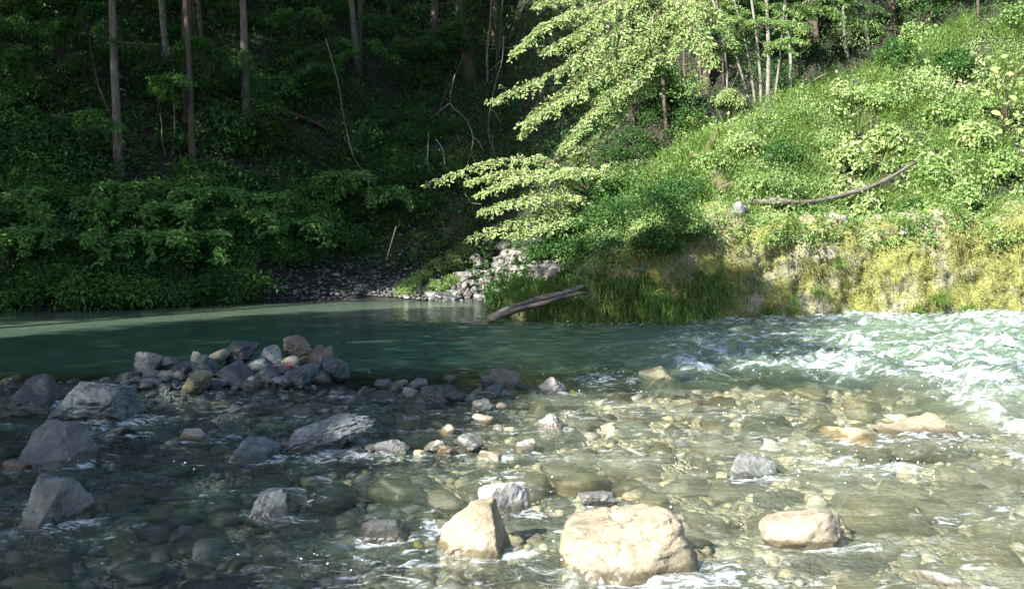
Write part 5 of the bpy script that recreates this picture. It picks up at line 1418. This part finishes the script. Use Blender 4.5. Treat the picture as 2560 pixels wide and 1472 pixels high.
# ------------------------------------------------------------------ woods behind the slope crest
for i in range(70):
    px = rs.uniform(1400, 2560); py = rs.uniform(-60, 300)
    if py > 260 - (px - 1750) * 0.25: continue
    p = hit(px, py); r = rs.uniform(0.6, 1.1)
    shrub(p, r, r * 0.9, 34, 22, rs.uniform(0.06, 0.1), M['leaf_mid'] if i % 2 else M['leaf_lime'], 'leafy bush in the half-lit woods behind the slope crest', 'bushes behind the crest', rs, t1=0.8)
for i, (bx, by, tx, r) in enumerate([(1884, 262, 1850, 7), (1897, 265, 1893, 10), (1872, 260, 1800, 5), (1910, 262, 1945, 5), (1862, 258, 1735, 6)]):
    b = at(bx, by, 20.9); tpt = at(tx, -60, 21.1)
    P = spline([b - Vector((0, 0, .25)), b.lerp(tpt, .4) + Vector((.05, 0, 0)), tpt, tpt + (tpt - b) * 0.35], 14)
    rw = r * PS * 21 / FPX / 2
    root = empty('birch_sapling', b, ['pale birch stem, left of the two thickest in the clump', 'thickest pale birch stem of the clump on the crest', 'thin birch stem leaning left in the clump', 'thin birch stem leaning right in the clump', 'birch stem leaning far left from the clump'][i], 'tree', 'birch saplings on the crest')
    Vv, F = tube(P - np.array(b), np.linspace(rw * 1.2, rw * 0.6, 14), 7, 0.15, i)
    obj('trunk', mesh('trunk', Vv, F, M['bark_pale']), root)
    L = Leaves(); W = []
    for k in range(5):
        q = P[5 + k] - np.array(b); a = rs.normal(size=3) * np.array([1, .6, .3]); a = unit(a[None])[0]
        boughgeo(L, W, rs, [q, q + a * 0.3, q + a * 0.6 - np.array([0, 0, .05]), q + a * 0.9 - np.array([0, 0, .2])], 0.3, 0.06, 0.012, 0.5)
    Vv, F = merge(W); bo = obj('branch', mesh('branch', Vv, F, M['bark_brown']), root); L.build('foliage', M['leaf_lime'], bo)
for i, (bx, by, tx, ty, r, mt, lb) in enumerate([(1955, 215, 1940, -20, 8, 'bark_pale', 'thin pale pole trunk right of the birch clump'), (1700, 260, 1690, -20, 6, 'bark_brown', 'thin dark sapling left of the brown trunk'),
                                                 (1800, 230, 1770, -20, 5, 'bark_pale', 'slim grey sapling left of the birch clump'), (2100, 150, 2080, -20, 8, 'bark_pale', 'leaning pale trunk at the top right of the crest'),
                                                 (2150, 120, 2110, -30, 10, 'bark_pale', 'pale crooked trunk in the woods at the top right'), (1500, 240, 1490, -20, 5, 'bark_pale', 'thin stem in front of the rocky gully'),
                                                 (425, 380, 430, 170, 4, 'bark_pale', 'thin sapling between two dim trunks'), (412, 380, 395, 280, 3, 'bark_pale', 'short thin sapling stem on the forest floor'), (480, 290, 500, 200, 4, 'bark_pale', 'thin leaning stick by the dim trunk'),
                                                 (1205, 200, 1215, 0, 6, 'bark_pale', 'pale slim stem right of the thick reddish trunk'), (1225, 170, 1245, -10, 5, 'bark_pale', 'second pale slim stem at the rocky gully'), (1080, 290, 1150, 130, 4, 'bark_brown', 'leaning dead pole beside the thick reddish trunk')]):
    b = hit(bx, by); tpt = at(tx, ty, b.y)
    P = spline([b - Vector((0, 0, .2)), b.lerp(tpt, .35) + Vector((.06 * (-1) ** i, 0, 0)), b.lerp(tpt, .7), tpt], 10)
    rw = r * PS * b.y / FPX / 2
    Vv, F = tube(P - np.array(b), np.linspace(rw * 1.2, rw * .7, 10), 6, 0.15, i)
    tag(obj('sapling_stem', mesh('sapling_stem', Vv, F, M[mt]), None, b), lb, 'sapling')

# ------------------------------------------------------------------ logs, roots, vines
def log(name, label, pts, r0, r1, mat, sides=10, n=18, rough=0.25, cat='log', branches=()):
    Pw = [np.array(tuple(q)) for q in pts]
    o0 = Pw[0]
    P = spline(Pw, n)
    Vv, F = tube(P - o0, np.linspace(r0, r1, n), sides, rough, len(label))
    root = empty(name, o0, label, cat)
    obj('stem', mesh('stem', Vv, F, mat), root)
    for br in branches:
        q = [np.array(tuple(z)) - o0 for z in br[0]]
        Vv, F = tube(spline(q, 10), np.linspace(br[1], br[2], 10), 7, rough, 3)
        obj('branch', mesh('branch', Vv, F, mat), root)
    return root


yd = 16.55
log('driftwood_log', 'grey weathered driftwood log sloping from the grass into the water', [at(1205, 792, yd - .1), at(1262, 762, yd - .05), at(1340, 738, yd - .12), at(1400, 722, yd - .1), at(1445, 708, yd)], 0.075, 0.04, M['drift'], 12, 26, 0.4,
    branches=[([at(1215, 790, yd - .2), at(1280, 765, yd - .25), at(1350, 748, yd - .25), at(1385, 735, yd - .2)], 0.06, 0.035), ([at(1380, 738, yd - .15), at(1420, 728, yd - .2), at(1452, 722, yd - .2)], 0.05, 0.02)])
b = hit(600, 262)
log('fallen_log', 'reddish fallen log lying across the dark forest floor', [hit(545, 232) + Vector((0, -.1, .1)), hit(680, 278) + Vector((0, -.15, .12)), hit(760, 306) + Vector((0, -.15, .12)), hit(830, 335) + Vector((0, -.1, .08))], 0.09, 0.07, M['bark_red'])
log('fallen_log', 'second thinner reddish pole under the fallen log', [hit(555, 255) + Vector((0, -.2, .12)), hit(680, 298) + Vector((0, -.2, .12)), hit(720, 320) + Vector((0, -.2, .1))], 0.05, 0.04, M['bark_red'])
log('fallen_pole', 'pale thin log lying level across the rocky gully', [hit(1205, 133) + Vector((0, -.2, .1)), hit(1270, 130) + Vector((0, -.3, .1)), hit(1345, 126) + Vector((0, -.2, .1))], 0.05, 0.04, M['bark_pale'])
log('mossy_root', 'curved mossy root standing in the sunlit slope', [hit(1795, 475), hit(1757, 425) + Vector((0, -.1, .05)), hit(1750, 380) + Vector((0, -.12, .08)), hit(1768, 345) + Vector((0, -.12, .1)), hit(1785, 320) + Vector((0, -.05, .05))], 0.15, 0.06, M['bark_moss'], 10, 22, 0.4,
    branches=[([hit(1757, 400), hit(1700, 385) + Vector((0, -.05, .03)), hit(1650, 390) + Vector((0, -.05, .03)), hit(1600, 405)], 0.06, 0.03), ([hit(1780, 325), hit(1800, 285) + Vector((0, -.05, .05)), hit(1850, 268) + Vector((0, -.05, .05)), hit(1900, 262)], 0.06, 0.03), ([hit(1785, 460), hit(1830, 478) + Vector((0, -.05, .05)), hit(1880, 500)], 0.16, 0.08)])
log('cliff_top_log', 'long weathered log lying along the cliff top', [hit(1830, 500), hit(1910, 515) + Vector((0, -.22, .14)), hit(1990, 518) + Vector((0, -.22, .14)), hit(2080, 505) + Vector((0, -.28, .2)), hit(2160, 478) + Vector((0, -.28, .2)), hit(2245, 435) + Vector((0, -.3, .25))], 0.06, 0.04, M['drift'], 12, 30, 0.6)
log('dead_stick', 'bare dead stick pointing up-right from the crest', [hit(1985, 222), at(2020, 195, 20.9), at(2050, 180, 20.9)], 0.03, 0.015, M['twig'], 6, 8, cat='branch')
for pts, w, lb, Y in [([(1125, 185), (1113, 255), (1150, 292), (1170, 340), (1163, 380), (1153, 418)], 4, 'pale bare branch bending down in front of the dark gully', 23.5), ([(1245, 90), (1242, 150), (1228, 195), (1212, 270), (1208, 330), (1226, 390)], 4, 'pale bare branch hanging right in front of the gully', 23.8),
                      ([(805, 95), (835, 200), (850, 290), (876, 392), (910, 440), (908, 505)], 4, 'long thin vine hanging in the shaded forest', 24.5), ([(1060, 330), (1058, 400), (1066, 432)], 3, 'short hanging vine left of the bare branches', 23),
                      ([(1078, 345), (1095, 370), (1100, 410)], 3, 'twisted twig beside the short hanging vine', 23), ([(980, 560), (965, 610), (955, 645)], 4, 'brown bare stem leaning on the gravel bank', 22), ([(1190, 505), (1165, 500), (1150, 480)], 3, 'bare twig beside the overhanging bush', 19),
                      ([(560, 730), (610, 722), (640, 700)], 4, 'brown curved root at the waterline of the left bank', 21.3), ([(410, 742), (450, 752), (480, 750)], 3, 'thin bare stick at the waterline of the left bank', 20.1)]:
    Pq = [at(a, c, Y + 0.1 * i) for i, (a, c) in enumerate(pts)]
    br = []
    if 'gully' in lb:
        e = Pq[-2]; f = Pq[1]
        br = [([e, e + Vector((.12, 0, -.2)), e + Vector((.1, 0, -.42))], 0.012, 0.005), ([f, f + Vector((-.2, 0, -.15)), f + Vector((-.42, 0, -.35))], 0.014, 0.005), ([Pq[3], Pq[3] + Vector((.15, 0, -.12)), Pq[3] + Vector((.3, 0, -.4))], 0.012, 0.004)]
    log('bare_branch', lb, Pq, w * PS * Y / FPX / 2 * 0.8, w * PS * Y / FPX / 4, M['bark_brown' if 'brown' in lb else 'twig'], 6, 16, 0.1, 'branch', br)

# ------------------------------------------------------------------ pink float and leaves on the stones
def simplemat(name, c, rough=0.4):
    m, nt, out = newmat(name)
    p = N(nt, 'ShaderNodeBsdfPrincipled', Roughness=rough); p.inputs['Base Color'].default_value = (*c, 1)
    n1 = N(nt, 'ShaderNodeTexNoise', Scale=40.0); b = N(nt, 'ShaderNodeBump', Strength=0.1, Distance=0.002)
    nt.links.new(n1.outputs[0], b.inputs['Height']); nt.links.new(b.outputs[0], p.inputs['Normal'])
    nt.links.new(p.outputs[0], out.inputs[0])
    return m


M['pink'] = simplemat('pink_plastic', (0.85, 0.06, 0.13)); M['line'] = simplemat('fishing_line', (0.5, 0.35, 0.32))
fp = at(714, 903, 9.32)
fl = empty('fishing_float', fp, 'small bright pink fishing float lying on the rock pile', 'float')
D, F = ico(3); obj('ball', mesh('ball', D * np.array([.024, .024, .022]), F, M['pink']), fl)
Vv, F = tube(spline([at(672, 905, 9.32) - fp, Vector((-.07, 0, .012)), Vector((.07, 0, -.008)), at(738, 908, 9.32) - fp], 10), np.full(10, .003), 5); obj('line', mesh('line', Vv, F, M['line']), fl)
for px, py, Y, s, lb in [(1023, 1349, None, 0.05, 'yellow leaf caught beside the purple-grey slab'), (1412, 970, None, 0.09, 'yellow-green leaf beside the white triangular stone'), (895, 1168, None, 0.05, 'orange leaf in the shaded water near the sun line')]:
    c = onwater(px, py, 0.035)
    P6 = np.array([[0, 0, 0], [.3, -.3, .06], [.7, -.26, .05], [1, 0, -.05], [.7, .26, .05], [.3, .3, .06], [.35, 0, 0], [.7, 0, 0]], float) * s * 1.6
    F6 = np.array([[0, 1, 6], [1, 2, 7], [1, 7, 6], [2, 3, 7], [3, 4, 7], [4, 5, 7], [5, 6, 7], [5, 0, 6]])
    o = tag(obj('fallen_leaf', mesh('fallen_leaf', P6, F6, M['leaf_yellow'], True, {'tint': np.full(8, .6)}), None, c), lb, 'leaf'); o.rotation_euler = (0.5, 0.2, 1.0)

# spray drops over the rapids
rd = np.random.default_rng(8)
n = 1500
k = rd.choice(len(FW), n, p=np.array([f[4] ** 2 * f[2] for f in FW]) / sum(f[4] ** 2 * f[2] for f in FW))
fw = np.array(FW)
x = fw[k, 0] + rd.normal(size=n) * fw[k, 2] * 0.6; y = fw[k, 1] + rd.normal(size=n) * fw[k, 3] * 0.6
zz, _, _, _ = riverfields(x.copy(), y.copy())
M['drop'] = simplemat('water_spray', (0.85, 0.88, 0.9), 0.2)
stonefield('spray', np.stack([x, y, zz + np.abs(rd.normal(size=n)) * 0.035], 1), rd.uniform(0.006, 0.018, n), 9, 'white water drops thrown up by the rapids', M['drop'], np.ones(n))

# ------------------------------------------------------------------ trees of the near bank that shade the left of the river
SHADE = [[(-40, -14), (-0.9, -14), (-0.75, 2), (-0.45, 4.2), (-0.75, 5.6), (-0.5, 6.9), (0.1, 8.5), (1.6, 9.3), (3.6, 9.9), (4.6, 10.8), (5.0, 12.2), (5.2, 14.0), (6.6, 15.4), (7.0, 16.6), (6.2, 17.5), (5.2, 18.1), (3.9, 19.0), (1.6, 19.8), (-0.3, 20.6),
          (-1.2, 21.2), (-3.8, 19.8), (-5.9, 18.3), (-7.1, 16.5), (-8.4, 14.2), (-10.5, 10.5), (-40, -14)],
         [(-40, 2), (-12.5, 13.4), (-10, 16.2), (-8, 17.9), (-6.7, 20.2), (-4.6, 22.8), (-2.6, 23.6), (-0.8, 24.4), (0.8, 26.2), (3.5, 27.8), (6.5, 29.2), (10, 31.6), (12, 36), (12.5, 44), (-40, 44)]]


def inpoly(x, y, poly):
    p = np.array(poly); c = np.zeros(len(x), bool)
    j = len(p) - 1
    for i in range(len(p)):
        a, b = p[i], p[j]
        m_ = ((a[1] > y) != (b[1] > y)) & (x < (b[0] - a[0]) * (y - a[1]) / (b[1] - a[1] + 1e-12) + a[0])
        c ^= m_; j = i
    return c


rn = np.random.default_rng(91)
S3 = np.array(SUN)
for pi, (poly, tt, ncl) in enumerate([(SHADE[0], 23.0, 3600), (SHADE[1], 33.0, 4000)]):
    xlo = -17 if pi == 0 else -22
    x = rn.uniform(xlo, 8 if pi == 0 else 13, ncl * 6); y = rn.uniform(-10 if pi == 0 else 8, 22 if pi == 0 else 44, ncl * 6)
    crad = 0.42 if pi == 0 else 0.58
    ok = inpoly(x, y, poly)
    # keep whole clumps inside the shaded outline
    ins = 0.55 if pi == 0 else 0.25
    for ang in np.linspace(0, 6.28, 8, endpoint=False): ok &= inpoly(x + ins * np.cos(ang), y + ins * np.sin(ang), poly)
    x, y = x[ok][:ncl], y[ok][:ncl]
    t = tt + rn.normal(size=len(x)) * 1.6
    C = np.stack([x, y, 0 * x], 1) + S3[None] * t[:, None]
    # trunks: a few seeds spread through the crowns
    seeds = [C[rn.integers(len(C))]]
    while len(seeds) < (9 if pi == 0 else 7):
        dd = np.min([np.linalg.norm(C[:, :2] - s[:2], axis=1) for s in seeds], axis=0); seeds.append(C[np.argmax(dd * rn.uniform(.7, 1, len(C)))])
    lab = np.argmin([np.linalg.norm(C[:, :2] - s[:2], axis=1) for s in seeds], axis=0)
    for s in range(len(seeds)):
        Cs = C[lab == s]
        if len(Cs) < 5: continue
        c = Cs.mean(0); bx, by = c[0] - 0.6, min(c[1] - 0.5, float(np.interp(c[0], NX, NY)) - 0.4)
        b = Vector((bx, by, float(nearland(np.array([bx]), np.array([by]))[0]) - 0.1))
        root = empty('near_bank_tree', b, 'tall broadleaf tree on the near bank, shading the left of the river', 'tree', 'near bank trees')
        P = spline([b - Vector((0, 0, .3)), (bx, by, b.z + 4), (c[0] * .5 + bx * .5, c[1] * .5 + by * .5, c[2] * .7 + b.z * .3), c], 12)
        Vv, F = tube(P - np.array(b), np.linspace(0.22, 0.07, 12), 8, 0.12, s); obj('trunk', mesh('trunk', Vv, F, M['bark_brown']), root)
        crown(root, np.array(b), Cs, np.full(len(Cs), crad), 20 if pi == 0 else 14, 0.27 if pi == 0 else 0.42, M['leaf_mid'], rn, None, P)
